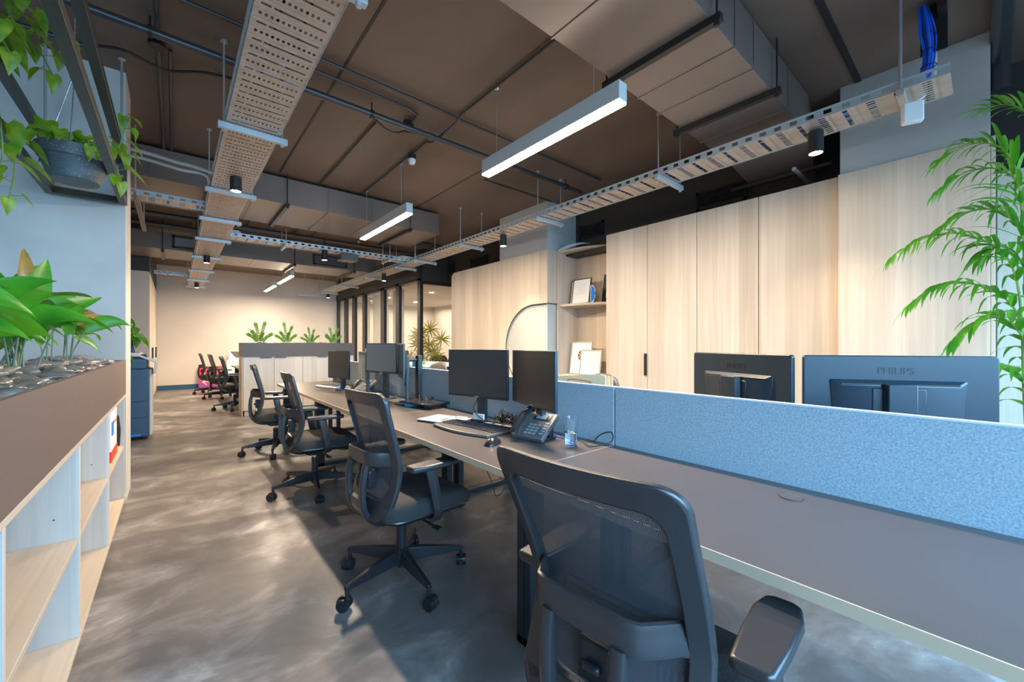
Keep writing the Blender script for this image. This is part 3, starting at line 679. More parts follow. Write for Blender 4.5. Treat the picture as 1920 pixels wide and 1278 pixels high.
# ================= desks =================
XF, XP, XB = 1.037, 1.75, 2.47
seams = [6.03, 4.43, 2.83, 1.24, -.36]
def leg_frame(y, sx, x_out, x_in):
    bm = newbm(); s = sx
    a, b = sorted((x_out, x_out+s*.08)); box(bm, a, b, y-.02, y+.02, 0, .70)
    a, b = sorted((x_in, x_in-s*.05)); box(bm, a, b, y-.02, y+.02, 0.03, .66)
    a, b = sorted((x_out, x_in)); box(bm, a, b, y-.02, y+.02, 0, .035); box(bm, a, b, y-.02, y+.02, .66, .70)
    return bm
def desk(label, x0, x1, y0, y1, front, grp):
    """front: x of the sitting edge"""
    t = thing('desk', label, 'desk', group=grp)
    g = .0025
    obj('tabletop', bx(x0+(.003 if front == x0 else 0), x1-(.003 if front == x1 else 0), y0+g, y1-g, .702, .7305), m_desk, t)
    fx = (x0-.001, x0+.003) if front == x0 else (x1-.003, x1+.001)
    bm = newbm(); box(bm, fx[0], fx[1], y0+g, y1-g, .702, .7305); box(bm, x0, x1, y0+g-.002, y0+g, .702, .7308); obj('edge_band', bm, m_edge, t)
    s = 1 if front == x0 else -1
    xi = XP-.03 if s == 1 else XP+.03
    for yy in (y0+.022, y1-.022): obj('leg_frame', leg_frame(yy, s, front+s*.07, xi), m_frame, t, bevel=.003)
    bm = newbm(); a, b = sorted((front+s*.10, front+s*.14)); box(bm, a, b, y0+.045, y1-.045, .665, .70); a, b = sorted((xi-s*.1, xi-s*.06)); box(bm, a, b, y0+.045, y1-.045, .665, .70)
    obj('cross_rail', bm, m_frame, t)
    bm = newbm()
    a, b = sorted((xi-s*.22, xi-s*.06))
    for i in range(28):
        y = y0+.2+(y1-y0-.4)*i/27; tube(bm, [(a, y, .68), (a, y, .59), (b, y, .59), (b, y, .68)], .002, 4)
    for x, z in ((a, .68), (a, .635), (a, .59), ((a+b)/2, .59), (b, .59), (b, .68)): tube(bm, [(x, y0+.2, z), (x, y1-.2, z)], .0025, 4)
    obj('cable_basket', bm, m_frame, t, smooth=False)
    return t
dl = ['front-row desk farthest from the camera, ending at the storage unit', 'front-row desk with the phone and the tablet on a stand', 'front-row desk with keyboard, mouse, phone and water glass', 'bare front-row desk nearest the camera']
db = ['desk on the far side of the partition, farthest from the camera', 'desk on the far side of the partition behind the pair of square monitors', 'desk on the far side of the partition with the cream folders', 'desk on the far side of the partition carrying the two monitors seen from behind']
for i in range(4):
    desk(dl[i], XF, XP-.016, seams[i+1], seams[i], XF, 'desks of the front row')
    desk(db[i], XP+.016, XB, seams[i+1], seams[i], XB, 'desks of the back row')
pl = ['at the far end, beside the storage unit', 'behind the square monitors', 'behind the two wide monitors', 'nearest the camera, in front of the monitor backs']
for i in range(4):
    t = thing('desk_partition', 'blue-grey felt desk partition '+pl[i], 'partition', group='felt partitions')
    obj('felt_panel', bx(XP-.014, XP+.014, seams[i+1]+.004, seams[i]-.004, .66, 1.025), m_felt, t, bevel=.002)
    obj('top_trim', bx(XP-.015, XP+.015, seams[i+1]+.004, seams[i]-.004, 1.025, 1.031), m_feltedge, t)
# desk grommet on the near desk
t = thing('cable_grommet', 'round dark cable grommet in the bare near desk top', 'grommet', (1.60, .43, .731))
bm = newbm(); lathe(bm, [(0, 0), (.034, 0), (.034, .003), (.028, .004), (0, .003)], n=28); obj('cap', bm, m_desk, t)

# ================= office chair =================
LEAN = 0.0
def xb(z):
    if z > .66 and LEAN: return xb0(z)-LEAN*((z-.66)/.34)**1.25
    return xb0(z)
def xb0(z):
    P_ = [(1.025, -.21), (1.0, -.20), (.93, -.185), (.84, -.16), (.75, -.135), (.66, -.117), (.58, -.122), (.50, -.15), (.43, -.175), (.38, -.18)]
    for (z1, x1), (z0, x0) in zip(P_, P_[1:]):
        if z >= z0: return x0+(x1-x0)*(z-z0)/(z1-z0)
    return P_[-1][1]
def bow(y): return -.035*(1-min(1, abs(y)/.235)**2)
def ringloop(hw_t, hw_b, z0, z1, rt, rb, k=7):
    pts = []
    for cx, cz, a, r in ((1, z1, 0, rt), (-1, z1, 90, rt), (-1, z0, 180, rb), (1, z0, 270, rb)):
        hw = hw_t if cz == z1 else hw_b
        ccy = cx*(hw-r); ccz = cz-r if cz == z1 else cz+r
        for i in range(k+1):
            t = R(a+90*i/k); pts.append((ccy+r*math.cos(t), ccz+r*math.sin(t)))
    # resample long straight runs so the ring follows the S-curve
    out = []
    for (y0, za), (y1, zb) in zip(pts, pts[1:]+pts[:1]):
        n = max(1, int(math.hypot(y1-y0, zb-za)/.05)); 
        for j in range(n): out.append((y0+(y1-y0)*j/n, za+(zb-za)*j/n))
    return out
def make_chair(label, grp=None, lean=0):
    global LEAN
    LEAN = lean
    t = thing('office_chair', label, 'office chair', group=grp)
    # back frame: closed ring following the S-curve
    outer = ringloop(.226, .218, .40, 1.02, .05, .10); bm = newbm()
    # inner loop from the outer one by moving towards the centre
    def inner(y, z):
        sy = math.copysign(max(abs(y)-.036, 0), y) if abs(y) > .05 else y*.84
        top = .060; bot = .10
        zz = z
        f = (z-.40)/(1.02-.40)
        zz = .40+bot+(1.02-.40-top-bot)*f
        return y*(.226-.044)/.226, zz
    th = .017; L = []
    for y, z in outer:
        iy, iz = inner(y, z); b = .006
        xo = xb(z)+bow(y); xi = xb(iz)+bow(iy)
        L.append([bm.verts.new(p) for p in ((xo-th+.004, y, z), (xo+th-.006, y, z), (xi+th, iy, iz), (xi-th, iy, iz))])
    n = len(L)
    for i in range(n):
        A, B = L[i], L[(i+1) % n]
        for j in range(4): bm.faces.new((A[j], A[(j+1) % 4], B[(j+1) % 4], B[j]))
    bmesh.ops.recalc_face_normals(bm, faces=bm.faces)
    obj('back_frame', bm, m_plastic, t, bevel=.006, seg=3, ang=35)
    bm = newbm(); G = []
    for i in range(15):
        z = .48+(.975-.48)*i/14; row = []
        for j in range(11):
            y = -.19+.38*j/10; row.append(bm.verts.new((xb(z)+bow(y)+.002, y, z)))
        G.append(row)
    for a, b in zip(G, G[1:]):
        for j in range(10): bm.faces.new((a[j], a[j+1], b[j+1], b[j]))
    obj('backrest_mesh', bm, m_mesh, t, ang=0)
    # lumbar grid in front of the mesh
    bm = newbm()
    for k in range(5):
        z = .605+.022*k; hw = .165-.012*k
        sweep(bm, [(xb(z)+bow(y)+.016, y, z+.01*(1-(y/.17)**2)) for y in [hw*(-1+2*i/10) for i in range(11)]], (0, 0, 1), .008, .006, 6)
        for s in (-1, 1): sweep(bm, [(xb(z)+bow(hw)+.016, s*hw, z), (xb(.56)+bow(hw)+.016, s*hw*.98, .56)], (0, 1, 0), .007, .006, 6)
    obj('lumbar_support', bm, m_base, t)
    # yoke: band + two struts curving under the seat
    bm = newbm()
    pts = [(xb(.69)-.012, y, .69+.012*(1-(y/.2)**2)) for y in (-.198,)]
    band = []
    for i in range(17):
        y = -.192+.384*i/16; s = 1-abs(y/.192)
        d = min(1, s*2.2); d = d*d*(3-2*d); band.append((xb(.69)-.008-.105*d, y, .69+.012*d))
    sweep(bm, band, (0, 0, 1), .07, .018, 12)
    for s in (-1, 1):
        sweep(bm, spline([(xb(.7)-.108, s*.085, .675), (-.245, s*.085, .62), (-.25, s*.08, .53), (-.235, s*.075, .44), (-.185, s*.07, .375), (-.10, s*.06, .35), (.02, s*.05, .355)], 5), (0, 1, 0), .034, .03, 12)
    sweep(bm, spline([(-.245, 0, .50), (-.235, 0, .44), (-.185, 0, .375), (-.10, 0, .35), (.0, 0, .352)], 5), (0, 1, 0), .15, .022, 12, 6)
    obj('back_support', bm, m_plastic, t)
    bm = newbm(); box(bm, -.2, -.155, -.04, .04, .53, .62); box(bm, -.215, -.2, -.02, .02, .56, .58); obj('tilt_adjuster', bm, m_base, t, bevel=.006)
    # seat
    bm = newbm(); N = 12; top = []; 
    prof = rrect(-.20, .315, -.25, .25, .09, 6)
    def ring(sc, z, dz=0): return [bm.verts.new((.0575+(x-.0575)*sc, y*sc, z-(.03*max(0, (x-.18)/.135)**2)+dz*(.5-abs(y)))) for x, y in prof]
    rs = [ring(.90, .405), ring(.99, .412), ring(1.0, .44), ring(.985, .468), ring(.93, .482), ring(.75, .486), ring(.4, .480)]
    for A, B in zip(rs, rs[1:]):
        for j in range(len(A)): bm.faces.new((A[j], A[(j+1) % len(A)], B[(j+1) % len(A)], B[j]))
    bm.faces.new(rs[0][::-1]); bm.faces.new(rs[-1]); obj('seat_cushion', bm, m_cushion, t, ang=60)
    bm = newbm(); rs = [ring(.62, .362), ring(.86, .378), ring(.97, .402), ring(.96, .41)]
    for A, B in zip(rs, rs[1:]):
        for j in range(len(A)): bm.faces.new((A[j], A[(j+1) % len(A)], B[(j+1) % len(A)], B[j]))
    bm.faces.new(rs[0][::-1]); bm.faces.new(rs[-1]); obj('seat_shell', bm, m_plastic, t, ang=50)
    bm = newbm(); prism(bm, [(-.12, .365), (.12, .365), (.10, .335), (.04, .315), (-.05, .315), (-.10, .34)], 1, -.07, .07); obj('tilt_mechanism', bm, m_base, t, bevel=.008)
    bm = newbm(); cyl(bm, (.05, -.06, .335), (.05, -.26, .335), .007); sweep(bm, [(.05, -.24, .335), (.05, -.30, .34)], (1, 0, 0), .035, .012, 8); obj('height_lever', bm, m_base, t)
    # arms
    for s in (-1, 1):
        bm = newbm()
        sweep(bm, spline([(.04, s*.16, .375), (.04, s*.25, .378), (.045, s*.285, .41), (.03, s*.285, .50), (.01, s*.285, .60), (-.0, s*.282, .645)], 5), lambda u: (1, 0, 0), lambda u: .05+.02*max(0, u-.5), .022, 12)
        arm = obj('armrest', bm, m_plastic, t)
        bm = newbm(); pp = [(-.11, .030), (-.10, .038), (.0, .046), (.10, .048), (.155, .036), (.165, .018)]
        poly = [(x, y) for x, y in pp]+[(x, -y) for x, y in pp[::-1]]
        prism(bm, [(x, y+s*.272) for x, y in poly], 2, .645, .672); obj('arm_pad', bm, m_plastic, arm, bevel=.008, seg=3)
    # column
    bm = newbm(); cyl(bm, (0, 0, .15), (0, 0, .285), .027, n=20); cyl(bm, (0, 0, .06), (0, 0, .15), .021, n=20); c = obj('gas_column', bm, m_base, t)
    bm = newbm(); cyl(bm, (0, 0, .28), (0, 0, .33), .014, n=20); obj('piston', bm, m_chrome, c)
    bm = newbm(); lathe(bm, [(.027, .165), (.04, .16), (.043, .10), (.036, .08), (.027, .08)], n=20); obj('base_hub', bm, m_base, t)
    for k in range(5):
        a = R(48+72*k); Rt = Matrix.Rotation(a, 4, 'Z')
        bm = newbm()
        S = [(.03, .050, .095, .160), (.13, .042, .093, .150), (.31, .028, .096, .122), (.335, .026, .096, .116)]; rg = []
        for x, w, z0, z1 in S: rg.append([bm.verts.new(Rt @ Vector(p)) for p in ((x, -w/2, z0), (x, w/2, z0), (x, w*.36, z1), (x, -w*.36, z1))])
        for A, B in zip(rg, rg[1:]):
            for j in range(4): bm.faces.new((A[j], A[(j+1) % 4], B[(j+1) % 4], B[j]))
        bm.faces.new(rg[0][::-1]); bm.faces.new(rg[-1]); cyl(bm, Rt @ Vector((.325, 0, .05)), Rt @ Vector((.325, 0, .1)), .011, n=10)
        bmesh.ops.recalc_face_normals(bm, faces=bm.faces)
        l = obj('base_leg', bm, m_base, t, bevel=.003)
        a2 = a+R([35, 100, -60, 20, 75][k]); C2 = Matrix.Translation(Rt @ Vector((.325, 0, 0))) @ Matrix.Rotation(a2, 4, 'Z') @ Matrix.Translation((.014, 0, 0))
        bm = newbm()
        for s in (-1, 1):
            y0, y1 = sorted((s*.006, s*.026)); cyl(bm, C2 @ Vector((0, y0, .031)), C2 @ Vector((0, y1, .031)), .031, .029 if s > 0 else .031, 20)
        cyl(bm, C2 @ Vector((0, -.008, .031)), C2 @ Vector((0, .008, .031)), .012)
        sweep(bm, [C2 @ Vector((.034*math.cos(R(q)), 0, .033+.034*math.sin(R(q)))) for q in range(-10, 141, 25)], C2.to_3x3() @ Vector((0, 1, 0)), .016, .006, 8)
        obj('caster', bm, m_base, l, ang=50)
    return t
CG = 'black mesh office chairs at the front desks'
chair = make_chair('mesh office chair in the foreground, its back filling the bottom centre', CG, .06)
chair.location = (.875, .555, 0); chair.rotation_euler = (0, 0, R(5))
chair = make_chair('mesh office chair, second from the camera, standing full-length in the aisle', CG)
chair.location = (.935, 2.03, 0); chair.rotation_euler = (0, 0, R(4))
bpy.context.view_layer.update()
dup(chair, (.925, 3.72, 0), R(-3), 'mesh office chair, third from the camera, pushed under the desk')
dup(chair, (.905, 5.33, 0), R(-9), 'mesh office chair in front of the white storage unit, fourth from the camera')
FG = 'chairs at the desks beyond the storage unit'
dup(chair, (.90, 9.35, 0), R(-8), 'far office chair nearest the storage unit, beyond it on the left', FG)
dup(chair, (.84, 11.5, 0), R(4), 'far office chair, middle of the three past the storage unit', FG)
dup(chair, (.72, 12.75, 0), R(-6), 'farthest office chair, in front of the red poster', FG)
# chairs on the far side of the desks, rounded shell backs
def shell_chair(label, loc, rz, grp, m=m_tan):
    t = thing('shell_chair', label, 'chair', loc, rz, grp)
    bm = newbm(); G = []
    for i in range(11):
        s = i/10; z = .46+.52*s; x = -.20-.10*s-.02*math.sin(PI*s); row = []
        hw = .24*(1-.25*s**6)
        for j in range(13):
            u = -1+2*j/12; y = hw*u; row.append(bm.verts.new((x+.06*u*u, y, z-.045*u*u*s)))
        G.append(row)
    for a, b in zip(G, G[1:]):
        for j in range(12): bm.faces.new((a[j], a[j+1], b[j+1], b[j]))
    obj('backrest', bm, m, t, ang=0, solid=.025)
    bm = newbm(); prism(bm, rrect(-.21, .24, -.24, .24, .09), 2, .42, .475); obj('seat', bm, m, t, bevel=.015)
    bm = newbm(); cyl(bm, (0, 0, .08), (0, 0, .42), .025); obj('gas_column', bm, m_base, t)
    for k in range(5):
        a = R(20+72*k); c, s = math.cos(a), math.sin(a); bm = newbm()
        sweep(bm, [(.02*c, .02*s, .11), (.29*c, .29*s, .08)], (-s, c, 0), .04, .025, 8); l = obj('base_leg', bm, m_base, t)
        bm = newbm(); cyl(bm, (.29*c-.02*s, .29*s+.02*c, .03), (.29*c+.02*s, .29*s-.02*c, .03), .03, n=16); cyl(bm, (.29*c, .29*s, .03), (.29*c, .29*s, .08), .008); obj('caster', bm, m_base, l)
    return t
BG = 'chairs on the far side of the partition'
sc = shell_chair('grey round-backed chair behind the cream folders', (2.80, 2.30, 0), R(180), BG)
sc.location.x = 2.75
bpy.context.view_layer.update()
dup(sc, (2.78, 4.35, 0), R(172), 'grey round-backed chair behind the square monitors')
dup(sc, (2.8, 5.3, 0), R(186), 'dark chair back seen over the partition left of the square monitor')

# ================= storage unit with planter =================
t = thing('storage_unit', 'white-washed oak storage unit under the dark planter at the end of the desks', 'storage unit', (0, 0, 0))
Y0, Y1, X0, X1 = 8.30, 8.74, .91, 2.79
obj('carcass', bx(X0, X1, Y0+.02, Y1, .09, 1.03), m_oak_white, t)
obj('plinth', bx(X0+.03, X1-.03, Y0+.05, Y1-.03, 0, .09), m_oak_white, t)
for k in range(4):
    a = X0+.005+k*.47; d = obj('door', bx(a+.002, a+.466, Y0, Y0+.02, .095, 1.02), m_oak_white, t, bevel=.0015)
    xx = a+(.34 if k % 2 == 0 else .1); obj('handle', bx(xx-.09, xx+.09, Y0-.014, Y0+.0, 1.0, 1.02), m_plgrey, d)
obj('side_panel', bx(X0-.012, X0, Y0+.0, Y1, 0.0, 1.03), m_wood, t)
t = thing('planter_box', 'long grey planter box on top of the storage unit', 'planter', (0, 0, 0))
def planter(t, x0, x1, y0, y1, z0, z1, th, m, zs):
    bm = newbm(); box(bm, x0, x1, y0, y0+th, z0, z1); box(bm, x0, x1, y1-th, y1, z0, z1); box(bm, x0, x0+th, y0+th, y1-th, z0, z1); box(bm, x1-th, x1, y0+th, y1-th, z0, z1); box(bm, x0+th, x1-th, y0+th, y1-th, z0, z0+.02)
    obj('box_sides', bm, m, t, smooth=False); obj('soil', bx(x0+th, x1-th, y0+th, y1-th, z0+.02, zs), m_soil, t)
planter(t, X0-.012, X1, Y0-.02, Y1, 1.031, 1.275, .018, m_plgrey, 1.24)
# stones
def stone_mesh(seed, s=1):
    bm = newbm(); bmesh.ops.create_icosphere(bm, subdivisions=3, radius=1)
    for v in bm.verts:
        d = noise.noise(v.co*1.1+Vector((seed*7.1, 0, 0)))*.28
        v.co = v.co*(1+d); v.co.x *= .058*s; v.co.y *= .034*s; v.co.z *= .018*s
    me = D.meshes.new('stone'); bm.to_mesh(me); bm.free(); me.materials.append(m_stone)
    me.polygons.foreach_set('use_smooth', [True]*len(me.polygons)); return me
SM = [stone_mesh(k) for k in range(6)]
def stones(label, grp, x0, x1, y0, y1, z, n, layers, sc, seed, heap=.03):
    r = random.Random(seed)
    area_ = (x1-x0)*(y1-y0); cell = math.sqrt(area_/n*layers); k = 0
    for L in range(layers):
        nx = max(1, int((x1-x0)/cell)); ny = max(1, int((y1-y0)/cell))
        for i in range(nx):
            for j in range(ny):
                o = D.objects.new('river_stone', r.choice(SM)); COL.objects.link(o)
                x = x0+(i+.5+r.uniform(-.35, .35))*(x1-x0)/nx; y = y0+(j+.5+r.uniform(-.35, .35))*(y1-y0)/ny
                e = min(1, min(x-x0, x1-x)/((x1-x0)*.35))
                o.location = (x, y, z+L*.016+heap*e+r.uniform(-.004, .008)); s = sc*r.uniform(.75, 1.25)
                o.scale = (s, s, s*r.uniform(.8, 1.3)); o.rotation_euler = (r.uniform(-.25, .25), r.uniform(-.25, .25), r.uniform(0, 6.28))
                tag(o, label, 'stone', grp); k += 1
    return k
stones('small dark river stone in the grey planter on the storage unit', 'stones in the far planter', X0+.05, X1-.06, Y0+.02, Y1-.06, 1.247, 88, 1, .95, 5, .012)

# ---- ZZ plants ----
def leafquad(bm, base, dirv, up, L, w, droop=.2, n=6, fold=.25, tipp=.75, roll=0):
    """leaf blade: base point, direction, normal-ish up, length, width"""
    base = Vector(base); d = Vector(dirv).normalized(); up = Vector(up); s = d.cross(up).normalized() if d.cross(up).length > 1e-4 else d.orthogonal().normalized()
    n0 = s.cross(d).normalized(); rows = []; p = base.copy(); dd = d.copy()
    for i in range(n+1):
        u = i/n; ww = w/2*math.sin(PI*min(1, u**tipp))**.8 if 0 < u < 1 else .0008
        nn_ = s.cross(dd).normalized()
        rows.append([bm.verts.new(p-s*ww+nn_*ww*fold), bm.verts.new(p), bm.verts.new(p+s*ww+nn_*ww*fold)])
        dd = (dd+Vector((0, 0, -1))*droop/n*2*u-nn_*roll/n).normalized(); p = p+dd*L/n
    for a, b in zip(rows, rows[1:]):
        for j in (0, 1): bm.faces.new((a[j], a[j+1], b[j+1], b[j]))
def zz_plant(label, x, y, z, h, seed):
    r = random.Random(seed); t = thing('zz_plant', label, 'plant', (x, y, z), 0, 'plants in the far planter')
    st = newbm(); lf = newbm(); h *= 1.12; SX = (-1.0, -.62, -.30, .22, .45, .95); n = 6
    for k in range(n):
        sx = SX[k]+r.uniform(-.08, .08); lean = abs(sx); hh = h*(.45, .62, 1.05, .55, 1.0, .5)[k]*r.uniform(.9, 1.08)
        top = Vector((sx*.15*h/.3+r.uniform(-.01, .01), r.uniform(-.06, .06), hh)); pts = spline([(sx*.015, 0, -.03), top*.45+Vector((0, 0, hh*.12)), top], 7); tube(st, pts, lambda u: .005*(1-.6*u), 6)
        for i in range(4, len(pts)-1):
            d = (pts[i+1]-pts[i-1]).normalized(); side = d.cross(Vector((0, -1, 0))).normalized()
            for s in (-1, 1):
                leafquad(lf, pts[i], d*.9+side*s*.75+Vector((0, r.uniform(-.5, .3), 0)), (0, -1, r.uniform(-.3, .6)), h*.135, h*.05, .2, 4)
        leafquad(lf, pts[-1], (pts[-1]-pts[-3]), (0, -1, .2), h*.15, h*.055, .1, 4)
    obj('stems', st, m_stem, t); obj('leaves', lf, m_leaf_zz, t, ang=0)
for i, (x, hh, lb) in enumerate(((1.19, .34, 'tallest small upright plant, first from the left in the far planter'), (1.62, .30, 'second small upright plant from the left in the far planter'), (2.03, .26, 'third small upright plant from the left in the far planter'), (2.44, .28, 'bushy small plant at the right end of the far planter'))):
    zz_plant(lb, x, 8.48, 1.25, hh, 20+i)

# ================= left planter and shelves =================
XL0, XL1 = -.80, -.29
t = thing('low_bookcase', 'pale oak open bookcase under the long planter at the left', 'bookcase')
dv = [-.48, .47, 1.42, 2.37, 3.32, 4.27]
bm = newbm()
obj('top_panel', bx(XL0, XL1, -.5, 4.395, .838, .858), m_wood_shelf, t, bevel=.001)
obj('bottom_panel', bx(XL0, XL1, -.5, 4.395, .05, .072), m_wood_shelf, t, bevel=.001)
obj('plinth', bx(XL0, XL1-.04, -.5, 4.395, 0, .05), m_wood_shelf, t)
obj('back_panel', bx(XL0, XL0+.012, -.5, 4.395, .072, .838), m_wood_div, t)
for y in dv: obj('divider', bx(XL0+.012, XL1, y-.009, y+.009, .072, .838), m_wood_div, t, bevel=.001)
obj('end_panel', bx(XL0, XL1, 4.376, 4.396, .072, .838), m_wood_div, t)
for a, b in zip(dv, dv[1:]): obj('shelf', bx(XL0+.012, XL1-.004, a+.009, b-.009, .452, .472), m_wood_shelf, t, bevel=.001)
bm = newbm()
for a in dv: 
    for z in (.56, .28): cyl(bm, (XL1-.07, a-.0095, z), (XL1-.07, a-.011, z), .003, n=8)
obj('peg_holes', bm, m_black, t)
t = thing('planter_box', 'long taupe planter box on the low bookcase at the left', 'planter')
planter(t, XL0, XL1, -.5, 4.396, .859, 1.125, .018, m_planter, 1.07)
bm = newbm()
stones('glossy dark river stone heaped in the left planter', 'stones in the left planter', XL0+.05, XL1-.05, .9, 4.33, 1.085, 400, 2, 1.0, 9, .045)
# box on the shelf
t = thing('packaging_box', 'white cardboard pack with red base and black item on the left shelf', 'box', (-.315, 3.92, .473), 0)
obj('card', bx(-.02, .0, -.22, .13, 0, .33), m_paper, t, bevel=.003)
obj('red_band', bx(-.023, .003, -.221, .131, .0, .07), m_red, t); obj('blue_panel', bx(.0, .004, -.19, -.1, .17, .26), m_bluecard, t)
bm = newbm(); lathe(bm, [(0, .0), (.05, .03), (.055, .14), (.045, .25), (0, .27)], (-.04, .22, 0.0), 20); obj('black_item', bm, m_black, t)
obj('label_line', bx(.0, .003, -.06, .1, .24, .25), m_red, t)

# ---- aspidistra ----
def aspidistra(label, x, y, z, specs, seed):
    """specs: (azimuth deg, stalk height, stalk lean, blade length, width, blade elev deg, droop, mat)"""
    r = random.Random(seed); t = thing('aspidistra', label, 'plant', (x, y, z), 0)
    st = newbm(); lf = newbm(); old = newbm()
    extra = [(r.uniform(-10, 170), r.uniform(.17, .27), r.uniform(.03, .10), r.uniform(.24, .36), r.uniform(.09, .13), r.uniform(15, 75), r.uniform(1.6, 3.0), 0) for _ in range(9 if seed > 1 else 3)]
    for az, sh, lean, L, w, el, dr, mk in list(specs)+extra:
        w *= .8; L *= .70 if el > 45 else .95; sh = max(sh, .21) if el < 45 else sh*.95; dr *= .85
        a = R(az); b0 = Vector((r.uniform(-.05, .05), r.uniform(-.07, .07), -.03)); hd = Vector((math.cos(a), math.sin(a), 0))
        top = b0+hd*lean+Vector((0, 0, sh)); tube(st, spline([b0, b0*.5+top*.5+Vector((0, 0, .02)), top], 6), .0035, 6)
        e = R(el); d = hd*math.cos(e)+Vector((0, 0, math.sin(e)))
        side = Vector((r.uniform(-.1, 1.0), r.uniform(-1.0, .1), r.uniform(.2, .9)))
        leafquad(old if mk else lf, top, d, side, L, w, dr, 12, .30, .8)
    obj('stalks', st, m_stem_d, t); obj('leaves', lf, m_leaf, t, ang=0)
    if len(old.verts): obj('browned_leaves', old, m_leaf_old, t, ang=0)
    else: old.free()
    return t
aspidistra('broad-leaved green plant at the far end of the left planter', -.50, 3.42, 1.10,
 [(72, .31, .03, .46, .12, 20, 1.1, 1), (80, .33, .05, .54, .12, 32, 1.2, 0), (84, .28, .04, .50, .10, 8, .5, 0), (60, .29, .04, .40, .10, 20, 1.5, 1), (95, .24, .03, .34, .09, 60, .9, 0), (70, .22, .03, .30, .09, -10, .8, 0)], 1)
aspidistra('tall broad-leaved plant in the middle of the left planter', -.50, 2.50, 1.10,
 [(78, .30, .05, .54, .13, 55, .9, 0), (100, .28, .05, .60, .13, 64, 1.0, 1), (60, .26, .05, .46, .12, 75, .7, 0), (130, .30, .06, .40, .12, 70, .9, 0), (200, .25, .05, .42, .13, 55, 1.0, 0), (255, .25, .06, .40, .13, 50, 1.2, 0), (300, .24, .04, .32, .11, 35, 1.4, 0), (340, .2, .03, .28, .10, 50, 1.6, 0), (50, .27, .03, .36, .09, 24, .1, 0),
  (75, .20, .05, .34, .12, 40, 1.8, 0), (20, .22, .03, .30, .11, 30, 1.9, 0), (90, .16, .04, .30, .11, 55, 1.6, 0), (280, .18, .04, .3, .12, 40, 1.7, 0)], 2)
aspidistra('dense broad-leaved plant nearest the camera in the left planter', -.55, 1.95, 1.10,
 [(66, .27, .05, .66, .17, 16, .35, 0), (95, .24, .05, .56, .14, 66, .8, 0), (20, .18, .05, .34, .13, 30, 1.7, 0), (330, .16, .05, .30, .13, 20, 1.9, 0), (140, .25, .05, .50, .14, 60, 1.0, 0), (260, .22, .06, .42, .15, 50, 1.3, 0), (75, .14, .05, .34, .13, 30, 1.7, 0), (45, .12, .06, .28, .12, 15, 1.6, 0), (110, .12, .06, .30, .13, 25, 1.8, 0), (180, .2, .05, .4, .14, 60, 1.1, 0), (355, .1, .04, .26, .11, 40, 1.8, 0),
  (55, .2, .05, .40, .14, 45, 1.3, 0), (85, .22, .04, .42, .13, 35, 1.0, 0), (10, .26, .04, .36, .12, 55, 1.4, 0)], 3)
aspidistra('broad-leaved plant at the left edge of the photo in the planter', -.58, 1.40, 1.09,
 [(40, .18, .05, .34, .14, 30, 1.7, 0), (80, .26, .05, .56, .16, 30, .8, 0), (110, .27, .05, .50, .14, 60, 1.0, 0), (10, .14, .05, .28, .13, 20, 1.6, 0), (200, .2, .05, .4, .14, 55, 1.0, 0), (300, .2, .05, .36, .14, 45, 1.2, 0), (75, .10, .05, .32, .13, 20, 1.4, 0), (60, .22, .05, .44, .14, 50, 1.1, 0), (95, .17, .05, .40, .14, 40, 1.2, 0), (340, .24, .05, .4, .14, 60, 1.3, 0)], 4)

# ================= hanging frame with pothos =================
t = thing('plant_rack', 'dark steel box frame hanging from the ceiling over the left planter', 'hanging frame')
s = .022
def bar(name, *a): obj(name, bx(*a), m_iron2, t, bevel=.002)
m_iron2 = M('dark_green_grey_steel', (.06, .063, .055), .4, .35)
for z in (2.33, 2.64):
    for x in (-.68, -.30): obj('long_rail', bx(x-s, x+s, -.6, 4.34, z, z+.05), m_iron2, t, bevel=.002)
    for y in (4.34-.05, 1.0, -.6): obj('cross_rail', bx(-.68+s, -.30-s, y, y+.045, z, z+.05), m_iron2, t, bevel=.002)
for x in (-.68, -.30):
    for y in (4.29, 1.0, -.6): obj('upright', bx(x-s, x+s, y, y+.045, 2.38, 2.64), m_iron2, t, bevel=.002)
for x in (-.68, -.30):
    for y in (4.2, .9): bm = newbm(); cyl(bm, (x, y, 2.69), (x, y, CE), .008, n=10); cyl(bm, (x, y, CE-.01), (x, y, CE), .022, n=12); obj('threaded_rod', bm, m_rod, t)
bm = newbm()
for y in (3.9, 2.2): cyl(bm, (-.278, y, 2.665), (-.268, y, 2.665), .013, n=12)
obj('bolt', bm, m_rod, t)
def heartleaf(bm, base, d, up, L, w):
    base = Vector(base); d = Vector(d).normalized(); s = d.cross(Vector(up)); s = s.normalized() if s.length > 1e-3 else d.orthogonal().normalized(); n0 = s.cross(d)
    prof = [(-.10, .0), (-.16, .26), (-.05, .47), (.15, .52), (.40, .42), (.65, .25), (.85, .10), (1.0, .004)]
    rows = []
    for u, q in prof:
        p = base+d*L*max(u, 0 if q == 0 else u)-n0*(.18*L*u*u); c = base+d*L*max(u, 0)-n0*(.18*L*u*u)
        rows.append([bm.verts.new(p-s*w*q+n0*w*q*.3), bm.verts.new(p*.5+c*.5-s*w*q*.5+n0*w*q*.1), bm.verts.new(c), bm.verts.new(p*.5+c*.5+s*w*q*.5+n0*w*q*.1), bm.verts.new(p+s*w*q+n0*w*q*.3)])
    for a, b in zip(rows, rows[1:]):
        for j in range(4):
            try: bm.faces.new((a[j], a[j+1], b[j+1], b[j]))
            except ValueError: pass
